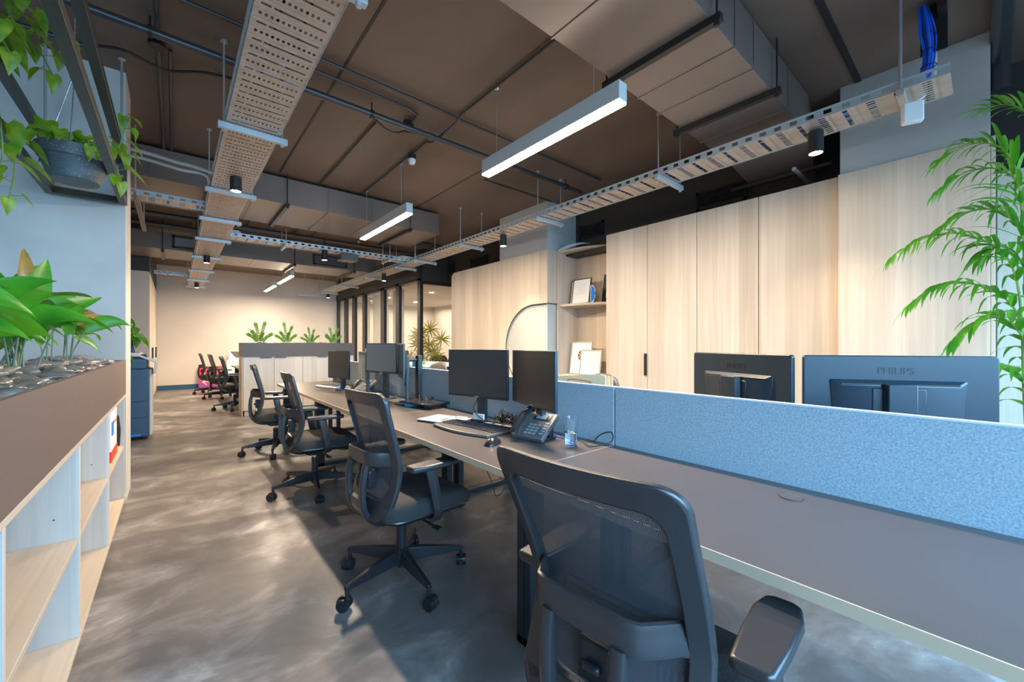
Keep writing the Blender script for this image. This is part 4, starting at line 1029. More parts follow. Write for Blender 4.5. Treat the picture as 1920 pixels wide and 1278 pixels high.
def pothos(t, vines, seed, L0=.10, m=None):
    r = random.Random(seed); st = newbm(); lf = newbm()
    for v in vines:
        pts = spline(v, 8); tube(st, pts, .0035, 6); k = 0; step = 5
        for i in range(3, len(pts), step):
            p = pts[i]; a = r.uniform(0, 6.28); side = Vector((math.cos(a), math.sin(a), r.uniform(-.2, .5))); q = p+side*.045
            tube(st, [p, p+side*.03, q], .0018, 5); L = L0*r.uniform(.65, 1.25)
            heartleaf(lf, q, side*.6+Vector((0, 0, -.7)), side+Vector((0, 0, .6)), L, L*.72)
        heartleaf(lf, pts[-1], pts[-1]-pts[-2]+Vector((0, 0, -.1)), (.3, -.6, .7), L0*.8, L0*.5)
    obj('vines', st, m_stem, t); obj('leaves', lf, m or m_leaf_pothos, t, ang=0)
PX, PY = -.465, 3.62
t = thing('hanging_pot', 'speckled grey round pot hanging by chains inside the steel frame', 'hanging pot', (PX, PY, 0))
bm = newbm(); lathe(bm, [(0, 2.245), (.105, 2.245), (.112, 2.25), (.148, 2.36), (.150, 2.365), (.158, 2.37), (.168, 2.43), (.168, 2.437), (.155, 2.437), (.145, 2.38), (0, 2.38)], n=40)
obj('pot', bm, m_pot, t, ang=35)
bm = newbm()
for k in range(3):
    a = R(30+120*k); p = Vector((.155*math.cos(a), .155*math.sin(a), 2.43)); q = Vector((0, 0, 2.93)); n = 30
    for i in range(n):
        c = p+(q-p)*i/n; e = (q-p).normalized()*.011; cyl(bm, c-e, c+e, .0022 if i % 2 else .0036, n=5)
n = 26
for i in range(n): c = Vector((0, 0, 2.93+.46*i/n)); cyl(bm, c, c+Vector((0, 0, .013)), .003 if i % 2 else .0018, n=5)
obj('chain', bm, m_rod, t)
pl_ = thing('pothos', 'variegated trailing plant growing out of the hanging grey pot', 'plant', (PX, PY, 2.40))
pothos(pl_, [[(0, 0, 0), (-.10, -.05, .10), (-.16, -.12, .07), (-.20, -.16, -.06), (-.205, -.19, -.25), (-.22, -.2, -.36)],
 [(0, 0, 0), (.08, -.06, .12), (.15, -.1, .05), (.20, -.12, -.08), (.215, -.13, -.14)],
 [(0, 0, 0), (.04, .05, .14), (.15, .05, .16), (.22, .06, .1)], [(0, 0, 0), (-.03, -.1, .10), (-.04, -.15, .08)], [(0, 0, 0), (.06, -.12, .08), (.08, -.16, .03)],
 [(0, 0, 0), (-.1, .06, .14), (-.15, .05, .2)], [(0, 0, 0), (.1, -.02, .08), (.13, -.06, .1)], [(0, 0, 0), (.02, -.07, .07), (-.02, -.13, .09)],
 [(.2, -.1, .08), (.23, -.14, .2), (.22, -.12, .28)]], 11, .115)
pl_ = thing('pothos', 'yellow-green trailing vine over the frame at the top left edge', 'plant', (-.72, 2.6, 2.68))
pothos(pl_, [[(0, 0, .02), (.06, .0, .10), (.12, .06, .12), (.2, .3, .14), (.30, .5, .13)], [(0, 0, 0), (.02, -.06, .1), (.05, -.1, .05)], [(0, .1, 0), (-.03, .15, -.1), (-.02, .2, -.25), (0, .26, -.42), (.05, .3, -.52)], [(0, 0, 0), (-.02, -.1, .14), (.04, -.16, .16)],
 [(0, .1, 0), (.05, .2, .03), (.1, .3, .0), (.13, .36, -.06)]], 12, .13)
pl_ = thing('pothos', 'leafy variegated plant sprawling on the frame left of the hanging pot', 'plant', (-.66, 3.05, 2.70))
pothos(pl_, [[(0, 0, 0), (.02, -.1, .12), (-.02, -.2, .16)], [(0, 0, 0), (.05, .05, .1), (.12, .12, .08), (.16, .2, .0)], [(0, 0, 0), (-.05, .03, .08), (-.02, .1, -.1), (0, .12, -.35), (.0, .14, -.52), (-.03, .14, -.60)], [(0, 0, 0), (.04, -.12, .03), (.08, -.25, -.02)], [(0, 0, 0), (.02, .1, .14), (.1, .25, .2), (.16, .35, .2)], [(0, 0, 0), (.06, -.02, .14), (.1, -.08, .22)]], 21, .125)
pl_ = thing('pothos', 'single vine with one leaf hanging over the frame at the very top', 'plant', (-.30, 1.45, 2.70))
pothos(pl_, [[(0, 0, 0), (.03, .05, .03), (.08, .10, -.0), (.14, .12, .03)], [(0, 0, 0), (.04, .07, .05), (.09, .08, .05)]], 15, .06)

# ================= copier =================
t = thing('photocopier', 'blue-grey office photocopier past the left column', 'photocopier', (-.25, 7.2, 0), 0)
obj('cabinet', bx(-.62, .0, -.1, .55, .04, .93), m_copier, t, bevel=.01)
obj('side_cover', bx(.0, .028, -.08, .5, .05, .92), m_copier2, t, bevel=.008)
for z0, z1 in ((.055, .29), (.295, .50), (.505, .80)):
    p = obj('panel', bx(-.60, -.02, -.112, -.1, z0, z1), m_copier, t, bevel=.004)
bm = newbm(); prism(bm, [(-.12, .93), (.5, .93), (.5, 1.08), (-.05, 1.12), (-.12, 1.05)], 0, -.60, -.02); obj('scanner', bm, m_copier, t, bevel=.01)
bm = newbm(); box(bm, -.60, -.08, -.14, .5, 1.085, 1.14); obj('lid', bm, m_copier2, t, bevel=.02, seg=3)
bm = newbm(); prism(bm, [(-.12, 1.13), (.08, 1.02), (.06, .86), (.045, .86), (.055, 1.01), (-.12, 1.10)], 1, -.13, .4); obj('feeder_tray', bm, m_copier2, t, bevel=.006)
obj('output_slot', bx(-.55, -.2, -.125, -.12, .96, 1.03), m_black, t)
bm = newbm(); box(bm, -.50, -.36, -.118, -.112, .06, .085); box(bm, -.24, -.08, -.118, -.112, .06, .085); obj('blue_tape', bm, m_bluecard, t)
bm = newbm()
for x in (-.56, -.06):
    for y in (0, .48): cyl(bm, (x, y, 0), (x, y, .05), .022)
obj('caster', bm, m_base, t)
t = thing('plant_pot', 'small tapered dark pot standing on the copier', 'pot', (-.46, 7.15, 1.1405))
bm = newbm(); lathe(bm, [(0, 0), (.075, 0), (.055, .17), (.048, .17), (.046, .15), (0, .15)], n=24); obj('pot', bm, m_copier, t)
pl_ = thing('pothos', 'heart-leaved green plant trailing over the copier beside the column', 'plant', (-.46, 7.15, 1.29))
pothos(pl_, [[(0, 0, 0), (.02, -.03, .12), (.08, -.06, .15), (.12, -.07, .08)], [(0, 0, 0), (-.04, -.05, .16), (.02, -.08, .22)], [(0, 0, 0), (-.06, -.1, .06), (-.04, -.17, -.1), (-.03, -.19, -.3), (.0, -.2, -.45)], [(0, 0, 0), (-.08, -.08, .1), (-.1, -.16, -.1), (-.08, -.19, -.35), (-.06, -.2, -.55)], [(0, 0, 0), (.05, -.02, .05), (.09, -.08, .02)], [(0, 0, 0), (-.05, -.06, .2), (-.02, -.1, .3)]], 31, .15, m_leaf_zz)

# ================= palm at the right =================
t = thing('kentia_palm', 'tall green palm at the right edge in front of the cabinets', 'palm', (3.35, -.16, 0))
bm = newbm(); lathe(bm, [(0, 0), (.15, 0), (.19, .38), (.17, .38), (.165, .35), (0, .35)], n=32); obj('pot', bm, m_pot, t)
r = random.Random(44); st = newbm(); lf = newbm()
def frond(pts, L, w, n=16, droop=.5, ang=1.0, m=lf):
    w *= .72; L *= 1.12; n = int(n*.85)
    P_ = spline(pts, 8); tube(st, P_, lambda u: .007*(1-.75*u), 6); a0 = int(len(P_)*.36)
    for i in range(n):
        f = a0+(len(P_)-2-a0)*i/(n-1); k = int(f); p = P_[k].lerp(P_[k+1], f-k); d = (P_[k+1]-P_[k]).normalized()
        s = d.cross(Vector((0, 0, 1))); s = s.normalized() if s.length > .1 else Vector((1, 0, 0))
        u = i/(n-1); ll = L*(.6+.4*math.sin(PI*(u*.75+.2)))*(1-.3*u)
        for sg in (-1, 1):
            dd = d*(.5+.6*u)+s*sg*ang+Vector((0, 0, r.uniform(.0, .3)))
            leafquad(m, p, dd, (r.uniform(-.5, .1)-.2, r.uniform(-.3, .3), .8), ll*r.uniform(.85, 1.1), w*r.uniform(.8, 1.15), droop*r.uniform(1.1, 2.2), 7, .22, .6)
    leafquad(m, P_[-1], P_[-1]-P_[-3], (0, 0, 1), L*.6, w, droop, 5, .1, .6)
V3 = Vector
frond([(0, 0, .35), (.0, .03, 1.3), (-.01, .05, 2.0), (-.02, .10, 2.26), (-.04, .22, 2.34), (-.06, .33, 2.28)], .22, .032, 20, .9)
frond([(.02, 0, .35), (.03, -.02, 1.3), (.05, -.02, 2.1), (.06, .0, 2.40), (.05, .08, 2.52), (.04, .16, 2.54)], .22, .032, 16, .6)
frond([(.02, 0, .35), (.03, .0, 1.3), (.03, .04, 2.0), (.02, .12, 2.18), (.0, .24, 2.20), (-.02, .34, 2.12)], .22, .034, 17, 1.0)
frond([(0, .02, .35), (-.01, .04, 1.2), (-.02, .08, 1.66), (-.04, .22, 1.84), (-.07, .38, 1.86), (-.10, .52, 1.76)], .24, .034, 20, 1.4)
frond([(0, .02, .35), (.0, .02, 1.2), (.02, .02, 1.7), (.02, .10, 1.94), (.0, .22, 1.98), (-.02, .32, 1.92)], .24, .034, 16, 1.0)
frond([(0, .02, .35), (-.01, .04, 1.0), (-.02, .06, 1.40), (-.04, .18, 1.56), (-.07, .32, 1.58), (-.10, .44, 1.48)], .24, .036, 19, 1.5)
frond([(0, 0, .35), (-.01, .0, .9), (-.02, .02, 1.2), (-.05, .10, 1.38), (-.08, .20, 1.36), (-.10, .28, 1.26)], .24, .044, 16, 1.3)
frond([(.02, -.02, .35), (.0, -.05, 1.0), (-.08, -.12, 1.6), (-.2, -.18, 1.85), (-.34, -.22, 1.85)], .26, .034, 16, .9)
frond([(0, -.02, .35), (-.02, -.08, 1.1), (-.06, -.18, 1.9), (-.10, -.35, 2.2), (-.15, -.6, 2.2)], .30, .032, 16, .8)
frond([(.02, 0, .35), (.08, .02, 1.2), (.16, .03, 1.9), (.28, .08, 2.15), (.40, .12, 2.1)], .28, .03, 15, .9)
frond([(.02, -.02, .35), (.1, -.06, 1.0), (.22, -.12, 1.5), (.38, -.2, 1.6)], .30, .035, 14, 1.0)
frond([(0, 0, .35), (-.02, .0, .8), (-.04, .03, 1.05), (-.07, .12, 1.14), (-.10, .22, 1.06)], .22, .044, 13, 1.4)
frond([(0, 0, .35), (.02, .0, .9), (.03, .02, 1.5), (.05, .06, 1.72), (.08, .12, 1.78), (.1, .18, 1.74)], .26, .036, 14, 1.2)
obj('stems', st, m_stem, t); obj('fronds', lf, m_leaf_palm, t, ang=0)
# ================= monitors =================
def monitor(label, pl, pr, z0, z1, face, grp, stand=None, port=False, base=(.2, .16), m_s=None, foot=True, thick=.045):
    """panel between points pl, pr (x,y on the viewing side, left->right seen from the front)"""
    pl = Vector((*pl, 0)); pr = Vector((*pr, 0)); c = (pl+pr)/2; w = (pr-pl).length
    ex = (pr-pl).normalized(); rz = math.atan2(ex.y, ex.x)       # local +x runs left->right seen from the front, front faces -y
    t = thing('monitor', label, 'monitor', (c.x, c.y, .7308), rz, grp)
    a, b = z0-.7308, z1-.7308
    bm = newbm(); box(bm, -w/2, w/2, 0, .018, a, b); obj('bezel', bm, m_bezel, t, bevel=.003)
    bm = newbm(); box(bm, -w/2+.009, w/2-.009, -.001, .001, a+.018, b-.009); obj('screen', bm, m_s or m_screen, t)
    bm = newbm(); B0 = [(-w*.38, a+.02), (w*.38, a+.02), (w*.38, b-.06), (-w*.38, b-.06)]
    v0 = [bm.verts.new((x, .018, z)) for x, z in B0]; v1 = [bm.verts.new((x*.8, thick, z+(.012 if z < (a+b)/2 else -.02))) for x, z in B0]
    for i in range(4): bm.faces.new((v0[i], v0[(i+1) % 4], v1[(i+1) % 4], v1[i]))
    bm.faces.new(v1); bm.faces.new(v0[::-1]); bmesh.ops.recalc_face_normals(bm, faces=bm.faces); obj('back_shell', bm, m_bezel, t, bevel=.006)
    if foot:
        bm = newbm(); box(bm, -.035, .035, thick, thick+.03, .006, (a+b)/2+.04); st = obj('stand_neck', bm, m_bezel, t, bevel=.004)
        bm = newbm(); prism(bm, [(base[0]/2*math.cos(R(q)), .06+base[1]/2*math.sin(R(q))) for q in range(0, 360, 12)], 2, 0, .010); obj('stand_base', bm, m_bezel, t, bevel=.003)
    obj('logo', bx(-.018, .018, -.0015, .0, a+.006, a+.012), m_silver, t)
    return t
MG = 'monitors on the front desks'
monitor('wide dark monitor left of the angled one, behind the keyboard', (1.45, 2.40), (1.57, 1.905), .90, 1.215, 0, MG, base=(.18, .17))
monitor('wide dark monitor angled towards the aisle, behind the desk phone', (1.60, 1.895), (1.462, 1.40), .90, 1.215, 0, MG, base=(.2, .17))
m_scr_g = M('pale_grey_screen', (.16, .19, .2), .35, 0, .6)  # screen in a paler grey base colour
monitor('squarish grey-screened monitor on the middle desk', (1.45, 3.955), (1.565, 3.505), .975, 1.26, 0, MG, m_s=m_scr_g, base=(.22, .22))
monitor('monitor turned edge-on beside the squarish grey one', (1.572, 3.49), (1.44, 3.10), .96, 1.255, 0, MG, base=(.22, .22))
monitor('brownish monitor on the farthest front desk', (1.38, 4.98), (1.46, 4.50), .86, 1.175, 0, MG, base=(.18, .17))
monitor('second monitor of the farthest desk, turned edge-on', (1.56, 4.48), (1.47, 4.02), .86, 1.17, 0, MG, base=(.18, .17))
# the two seen from behind, on the far side
def back_monitor(label, A, B, zt, H):
    """A,B: left/right ends as seen from behind (from the camera side)"""
    A = Vector((*A, 0)); B = Vector((*B, 0)); c = (A+B)/2; w = (B-A).length; ex = (B-A).normalized(); rz = math.atan2(ex.y, ex.x)
    t = thing('monitor', label, 'monitor', (c.x, c.y, .7308), rz, 'monitors seen from behind'); b = zt-.7308; a = b-H
    bm = newbm(); prism(bm, [(x, z) for x, z in rrect(-w/2, w/2, a, b, .014, 4)], 1, .0, .022); obj('bezel', bm, m_bezel, t, bevel=.004)
    obj('screen', bx(-w/2+.01, w/2-.01, .0215, .023, a+.018, b-.01), m_screen, t)
    bm = newbm(); q = [(-w*.33, a+.02, -w*.27, a+.04), (w*.33, a+.02, w*.27, a+.04), (w*.36, b-.095, w*.30, b-.115), (-w*.36, b-.095, -w*.30, b-.115)]
    v0 = [bm.verts.new((x, .0, z)) for x, z, _, _ in q]; v1 = [bm.verts.new((x, -.022, z)) for _, _, x, z in q]
    for i in range(4): bm.faces.new((v0[i], v0[(i+1) % 4], v1[(i+1) % 4], v1[i]))
    bm.faces.new(v1); bm.faces.new(v0[::-1]); bmesh.ops.recalc_face_normals(bm, faces=bm.faces); sh = obj('back_shell', bm, m_bezel, t, bevel=.006, seg=3)
    bm = newbm(); box(bm, -w*.30, w*.30, -.0235, -.012, b-.1165, b-.112); obj('vent_slot', bm, m_black, sh)
    obj('vesa_plate', bx(-.085, .085, -.026, -.02, b-.24, b-.13), m_bezel, sh, bevel=.004)
    bm = newbm(); prism(bm, [(-.055, 0), (.055, 0), (.045, -.03), (-.045, -.03)], 2, a+.02, b-.112)
    for v in bm.verts: v.co.y -= .024
    obj('stand_neck', bm, m_bezel, t, bevel=.003)
    bm = newbm(); box(bm, -.05, .05, -.05, -.02, .008, a+.06); prism(bm, rrect(-.14, .14, -.06, .14, .02), 2, 0, .01); obj('stand_base', bm, m_bezel, t, bevel=.003)
    lettering('lettering', 'PHILIPS', .036*w/.6, m_black, t, Matrix.Translation((0, -.0006, b-.062)) @ Matrix.Rotation(PI/2, 4, 'X'), .0005)
    return t
back_monitor('large monitor seen from behind at the right, nearest the palm', (2.045, .505), (2.365, -.03), 1.204, .36)
back_monitor('smaller monitor seen from behind, left of the large one', (2.28, 1.087), (2.035, .545), 1.204, .36)

# ================= keyboards, mice, phones =================
def keyboard(label, loc, rz, w=.46, m1=None, curved=True):
    t = thing('keyboard', label, 'keyboard', loc, rz); m1 = m1 or m_tan
    n = 16; front = [(-w/2+w*i/n, -.115-.035*math.cos(PI*(i/n-.5))**1.0) for i in range(n+1)]; back = [(w/2-w*i/n, .085+.012*math.cos(PI*(i/n-.5))) for i in range(n+1)]
    bm = newbm(); prism(bm, front+back, 2, 0, .017); obj('body', bm, m1, t, bevel=.006, seg=3)
    bm = newbm()
    for rr_ in range(6):
        y = .062-.0265*rr_*.78-(.004 if rr_ else 0)
        for k in range(20):
            if k in (14, 18) and rr_ < 5 and k == 14: continue
            x = -w/2+.022+k*(w-.044)/19; yy = y+.010*math.cos(PI*(k/19-.5))
            if rr_ == 5 and 4 < k < 9: continue
            box(bm, x-.0085, x+.0085, yy-.0075, yy+.0075, .017, .0225)
        if rr_ == 5: box(bm, -w/2+.022+4.6*(w-.044)/19, -w/2+.022+8.4*(w-.044)/19, y, y+.015, .017, .0225)
    obj('keys', bm, m_key, t, smooth=False); return t
keyboard('black ergonomic keyboard with palm rest on the near occupied desk', (1.40, 2.035, .7312), R(-83), .50)
keyboard('white and blue keyboard on the farthest front desk', (1.48, 5.13, .7312), R(-78), .44, m_silver)
def mouse(label, loc, rz, m):
    t = thing('computer_mouse', label, 'mouse', loc, rz); bm = newbm(); G = []
    for i in range(9):
        u = i/8; x = -.055+.11*u; hw = .032*math.sin(PI*(.12+.76*u))**.5; h = .038*math.sin(PI*(.06+.84*u))**.7; row = []
        for j in range(9):
            a = PI*j/8; row.append(bm.verts.new((x, hw*math.cos(a), max(0, h*math.sin(a)))))
        G.append(row)
    for a, b in zip(G, G[1:]):
        for j in range(8): bm.faces.new((a[j], a[j+1], b[j+1], b[j]))
        bm.faces.new((a[0], b[0], b[8], a[8]))
    bm.faces.new(G[0]); bm.faces.new(G[-1][::-1]); bmesh.ops.recalc_face_normals(bm, faces=bm.faces); obj('body', bm, m, t, ang=60)
    bm = newbm(); cyl(bm, (.025, -.004, .032), (.025, .004, .032), .009, n=12); obj('scroll_wheel', bm, m_black, t); return t
mouse('black mouse beside the ergonomic keyboard', (1.265, 1.655, .7312), R(20), m_blackgl)
mouse('dark blue mouse next to the white keyboard', (1.50, 4.86, .7312), R(0), m_bluecard)
def phone(label, loc, rz):
    t = thing('desk_phone', label, 'telephone', loc, rz)
    T = Matrix.Rotation(R(32), 4, 'X')   # face tilts towards -y
    T = Matrix.Translation((0, -.06, .012)) @ T
    bm = newbm(); box(bm, -.10, .10, 0, .20, -.012, .018, T); obj('body', bm, m_tan, t, bevel=.006)
    for v in (-.06, .06): obj('foot', bx(v-.01, v+.01, .06, .10, 0, .10), m_plastic, t, bevel=.003)
    bm = newbm(); sweep(bm, [T @ Vector(p) for p in spline([(-.07, .0, .035), (-.07, .02, .05), (-.07, .10, .062), (-.07, .18, .05), (-.07, .20, .035)], 5)], T.to_3x3() @ Vector((1, 0, 0)), .045, lambda u: .022+.018*abs(2*u-1)**3, 12)
    obj('handset', bm, m_plastic, t)
    bm = newbm(); box(bm, -.03, .075, .135, .185, .018, .022, T); f = obj('display_bezel', bm, m_plastic, t, bevel=.001)
    bm = newbm(); box(bm, -.015, .05, .143, .178, .0215, .0228, T); obj('display', bm, m_lcd, f)
    bm = newbm()
    for i in range(4):
        for j in range(3): x = -.02+.026*j; y = .028+.022*i; box(bm, x-.009, x+.009, y-.006, y+.006, .018, .022, T)
    for i in range(5): box(bm, .064, .088, .03+.02*i, .042+.02*i, .018, .021, T)
    obj('buttons', bm, m_silver, t, smooth=False)
    bm = newbm(); tube(bm, spline([(-.07, -.05, .02), (-.12, -.04, .01), (-.14, .05, .006), (-.1, .12, .006)], 6), .003, 6); obj('cord', bm, m_black, t)
    return t
phone('dark desk phone under the angled monitor, beside the water glass', (1.50, 1.60, .7312), R(-78))
phone('grey desk phone left of the round monitor stand', (1.55, 4.32, .7312), R(-80))
# water glass
t = thing('water_glass', 'clear tapered glass half full of water beside the desk phone', 'glass', (1.552, 1.375, .7312))
bm = newbm(); lathe(bm, [(0, 0), (.029, 0), (.031, .004), (.033, .07), (.041, .145), (.0385, .145), (.0305, .07), (.028, .012), (0, .011)], n=40); obj('tumbler', bm, m_glass, t, ang=50)
bm = newbm(); lathe(bm, [(0, .0115), (.0276, .0125), (.0302, .068), (0, .068)], n=36); obj('water', bm, m_water, t)
# cables behind monitors
def tangle(label, cx, cy, n, R0, z0, seed, m=m_black, name='cable_tangle'):
    r = random.Random(seed); t = tag(D.objects.new(name, None), label, 'cables'); COL.objects.link(t); t.location = (cx, cy, z0)
    for k in range(n):
        bm = newbm(); pts = []
        a = r.uniform(0, 6.28); rad = R0*r.uniform(.4, 1)
        for i in range(9):
            a += r.uniform(.5, 1.1); pts.append((rad*.6*math.cos(a), rad*1.2*math.sin(a)+(i-4)*R0*.1, .004+abs(math.sin(i*1.3+k))*R0*r.uniform(.2, .9)))
        pts = [(max(-.16, min(.16, p[0])), p[1], p[2]) for p in pts]
        tube(bm, spline(pts, 6), .0028, 6); obj('cable', bm, m, t)
    return t
tangle('heap of black cables behind the two wide monitors', 1.655, 2.02, 10, .09, .7345, 3)
tangle('tangle of black cables on the farthest front desk', 1.62, 4.65, 8, .09, .7345, 5)
tangle('loop of cables behind the black docking tray', 1.665, 3.12, 5, .08, .7345, 8)
bm = newbm(); tube(bm, spline([(1.63, 1.52, .736), (1.66, 1.40, .737), (1.60, 1.28, .738), (1.68, 1.22, .76), (1.71, 1.24, .80), (1.70, 1.30, .78), (1.68, 1.33, .74)], 6), .003, 6)
tag(obj('black_cable', bm, m_black), 'thin black cable looping behind the water glass', 'cable')
bm = newbm(); tube(bm, spline([(1.56, 1.72, .736), (1.62, 1.60, .737), (1.64, 1.48, .738), (1.66, 1.44, .75), (1.69, 1.5, .738)], 6), .0035, 6)
tag(obj('network_cable', bm, m_blue), 'bright blue network cable behind the desk phone', 'cable')
for i, (x, y, z, lb) in enumerate(((1.50, 2.15, .93, 'wide left monitor'), (1.50, 3.72, 1.0, 'squarish grey monitor'), (1.56, 3.3, 1.0, 'edge-on monitor'))):
    bm = newbm(); tube(bm, spline([(x+.05, y, z), (x-.0, y+.02, z-.10), (x+.04, y-.03, z-.17), (x+.13, y-.05, .737), (x+.14, y-.15, .737)], 6), .0032, 6)
    tag(obj('monitor_cable', bm, m_black), 'black cable hanging down behind the '+lb, 'cable')
# notebook + card holder + small device
t = thing('laptop_sleeve', 'pale closed laptop with dark underside left of the keyboard', 'laptop', (1.40, 2.37, .7312), R(-72))
obj('base', bx(-.15, .15, -.105, .105, 0, .009), m_black, t, bevel=.003); obj('lid', bx(-.15, .15, -.105, .105, .009, .016), m_silver2 if 'm_silver2' in globals() else m_paper, t, bevel=.002)
t = thing('card_holder', 'black card holder with white business cards at the monitor foot', 'card holder', (1.53, 2.16, .7312), R(-78))
obj('holder', bx(-.055, .055, -.02, .03, 0, .025), m_black, t, bevel=.002); bm = newbm(); box(bm, -.045, .045, .0, .012, .02, .06); obj('cards', bm, m_paper, t)
t = thing('small_device', 'small white and clear device beside the card holder', 'device', (1.51, 2.33, .7312), R(-70))
bm = newbm(); prism(bm, rrect(-.05, .05, -.02, .02, .015), 2, 0, .022); obj('case', bm, m_silver, t, bevel=.004)
t = thing('pen_case', 'black tray with silver clips behind the ergonomic keyboard', 'tray', (1.56, 1.97, .7312), R(-80))
obj('tray', bx(-.14, .14, -.02, .02, 0, .014), m_black, t, bevel=.002)
for k in range(3): obj('clip', bx(-.11+.08*k, -.06+.08*k, -.02, .0, .014, .018), m_silver, t)
# docking tray, monitor arm on the middle desk
t = thing('laptop_stand', 'flat black laptop dock on short feet on the middle desk', 'laptop dock', (1.60, 3.02, .7312), R(-78))
obj('slab', bx(-.19, .19, -.12, .12, .03, .045), m_blackgl, t, bevel=.004); obj('foot', bx(-.17, -.1, -.08, .08, 0, .03), m_cyan, t); obj('foot', bx(.08, .17, -.08, .08, 0, .03), m_black, t)
t = thing('desk_mount', 'blue-grey post of a monitor mount behind the edge-on monitor', 'monitor arm', (1.67, 3.27, .7312))
bm = newbm(); box(bm, -.02, .02, -.03, .03, .01, .42); obj('post', bm, m_bezel, t, bevel=.003); bm = newbm(); cyl(bm, (-.0, 0, 0), (0, 0, .012), .055, n=28); obj('base', bm, m_bezel, t)
bm = newbm(); tube(bm, [(0, -.0, .38), (-.10, .0, .38)], .012); obj('arm', bm, m_bezel, t)

# ---- things on the far-side desks ----
t = thing('folder_sorter', 'cream cardboard folders standing behind the partition', 'folders', (2.0, 1.62, .7312), 0)
for k in range(3):
    bm = newbm(); poly = [(-.20, 0), (.20, 0), (.20, .29+.008*k), (.18, .315), (.10, .32), (-.16, .345-.01*k), (-.20, .335)]
    prism(bm, [(y, z) for y, z in poly], 0, -.10+.035*k, -.096+.035*k); obj('folder', bm, m_manila, t, smooth=False)
bm = newbm(); tube(bm, spline([(-.106, -.1, .285), (-.106, -.08, .298), (-.106, .06, .303), (-.106, .08, .29)], 4), .003, 5); obj('wire_clip', bm, m_brass, t)
t = thing('white_table', 'white-topped table seen over the partition', 'table', (3.35, 6.3, 0))
obj('tabletop', bx(-.35, .5, -.7, .7, .89, .92), m_paper, t, bevel=.004)
for x in (-.3, .45):
    for y in (-.64, .64): obj('leg', bx(x-.02, x+.02, y-.02, y+.02, 0, .89), m_fixture, t)
t = thing('tape_dispenser', 'small green item on the white table', 'tape', (3.12, 6.0, .921)); obj('body', bx(-.04, .04, -.04, .04, 0, .04), M('green_plastic', (.02, .35, .08), .4), t, bevel=.005)
t = thing('tissue_box', 'cyan-blue box behind the monitor arm, over the partition', 'box', (1.93, 3.83, .7312)); obj('box', bx(-.03, .03, -.04, .04, 0, .345), m_cyan, t, bevel=.003)
t = thing('blue_bottle', 'blue water bottle standing behind the far partition', 'bottle', (2.05, 5.25, .7312))
bm = newbm(); lathe(bm, [(0, 0), (.036, 0), (.038, .02), (.038, .3), (.02, .36), (.02, .39), (0, .39)], n=24); obj('bottle', bm, m_bluecard, t)
t = thing('white_box', 'upright white carton behind the farthest partition', 'box', (2.1, 5.55, .7312)); obj('carton', bx(-.06, .06, -.05, .05, 0, .46), m_paper, t, bevel=.002)
t = thing('monitor', 'dark monitor seen from behind on the far side of the farthest partition', 'monitor', (2.2, 4.95, .7312), R(10)); obj('bezel', bx(-.02, .02, -.25, .25, .12, .44), m_bezel, t, bevel=.004); obj('stand_neck', bx(.0, .03, -.03, .03, .01, .2), m_bezel, t); obj('stand_base', bx(-.08, .1, -.1, .1, 0, .01), m_bezel, t)
# ---- niche contents ----
def frame(label, y, z, w, h, x, lean, yaw=0, mf=None, name='picture_frame', border=.018, mat_=None, art=None):
    t = thing(name, label, 'picture frame', (x, y, z), R(yaw)); T = Matrix.Rotation(R(lean), 4, 'Y'); b = border
    bm = newbm()
    for a in ((-.0, .016, -w/2, w/2, 0, b), (0, .016, -w/2, w/2, h-b, h), (0, .016, -w/2, -w/2+b, b, h-b), (0, .016, w/2-b, w/2, b, h-b)): box(bm, *a, T)
    obj('frame', bm, mf or m_gold, t, smooth=False)
    bm = newbm(); box(bm, .005, .014, -w/2+b, w/2-b, b, h-b, T); obj('paper', bm, mat_ or m_paper, t, smooth=False)
    if art: art(t, T, w, h)
    return t
def textlines(t, T, w, h):
    bm = newbm()
    for i in range(5): box(bm, .003, .0052, -w*.2, w*.25, h*.75-i*h*.09, h*.75-i*h*.09+.003, T)
    obj('text_lines', bm, m_greytext, t, smooth=False)
def diamond(t, T, w, h):
    bm = newbm()
    c = (-w*.0, h*.58); a = .062
    for k in range(6):
        t0, t1 = R(60*k+4), R(60*k+56); mid = (t0+t1)/2
        pts = [(.008*math.sin(mid), .008*math.cos(mid)), (a*math.sin(t0), a*1.25*math.cos(t0)), (a*math.sin(t1), a*1.25*math.cos(t1))]
        A = [bm.verts.new(T @ Vector((.002, c[0]+y, c[1]+z))) for y, z in pts]; B = [bm.verts.new(T @ Vector((.0055, c[0]+y, c[1]+z))) for y, z in pts]
        bm.faces.new(A); bm.faces.new(B[::-1])
        for q in range(3): bm.faces.new((A[q], A[(q+1) % 3], B[(q+1) % 3], B[q]))
    obj('emblem', bm, m_brass, t, smooth=False)
    bm = newbm(); box(bm, .003, .0052, -w*.3, w*.2, h*.25, h*.252, T); obj('text_lines', bm, m_greytext, t, smooth=False)
frame('silver-framed certificate with a brown star emblem leaning in the niche', 3.93, .802, .40, .49, 4.62, 8, 0, art=diamond)
frame('silver-framed pale certificate leaning in front of the one with the emblem', 3.67, .802, .38, .37, 4.53, 8, 0, art=textlines)
frame('thin black-framed certificate at the left of the niche counter', 4.10, .802, .14, .34, 4.72, 6, 0, mf=m_black, border=.008, art=textlines)
frame('white-backed frame at the right of the niche counter', 3.38, .802, .2, .35, 4.70, 6, 0, border=.01)
frame('front one of two black-framed certificates on the niche shelf', 3.90, 1.851, .34, .38, 4.60, 9, 0, mf=m_black, border=.012, art=textlines)
frame('rear one of two black-framed certificates on the niche shelf', 3.98, 1.851, .36, .38, 4.66, 9, 0, mf=m_black, border=.012, art=textlines)
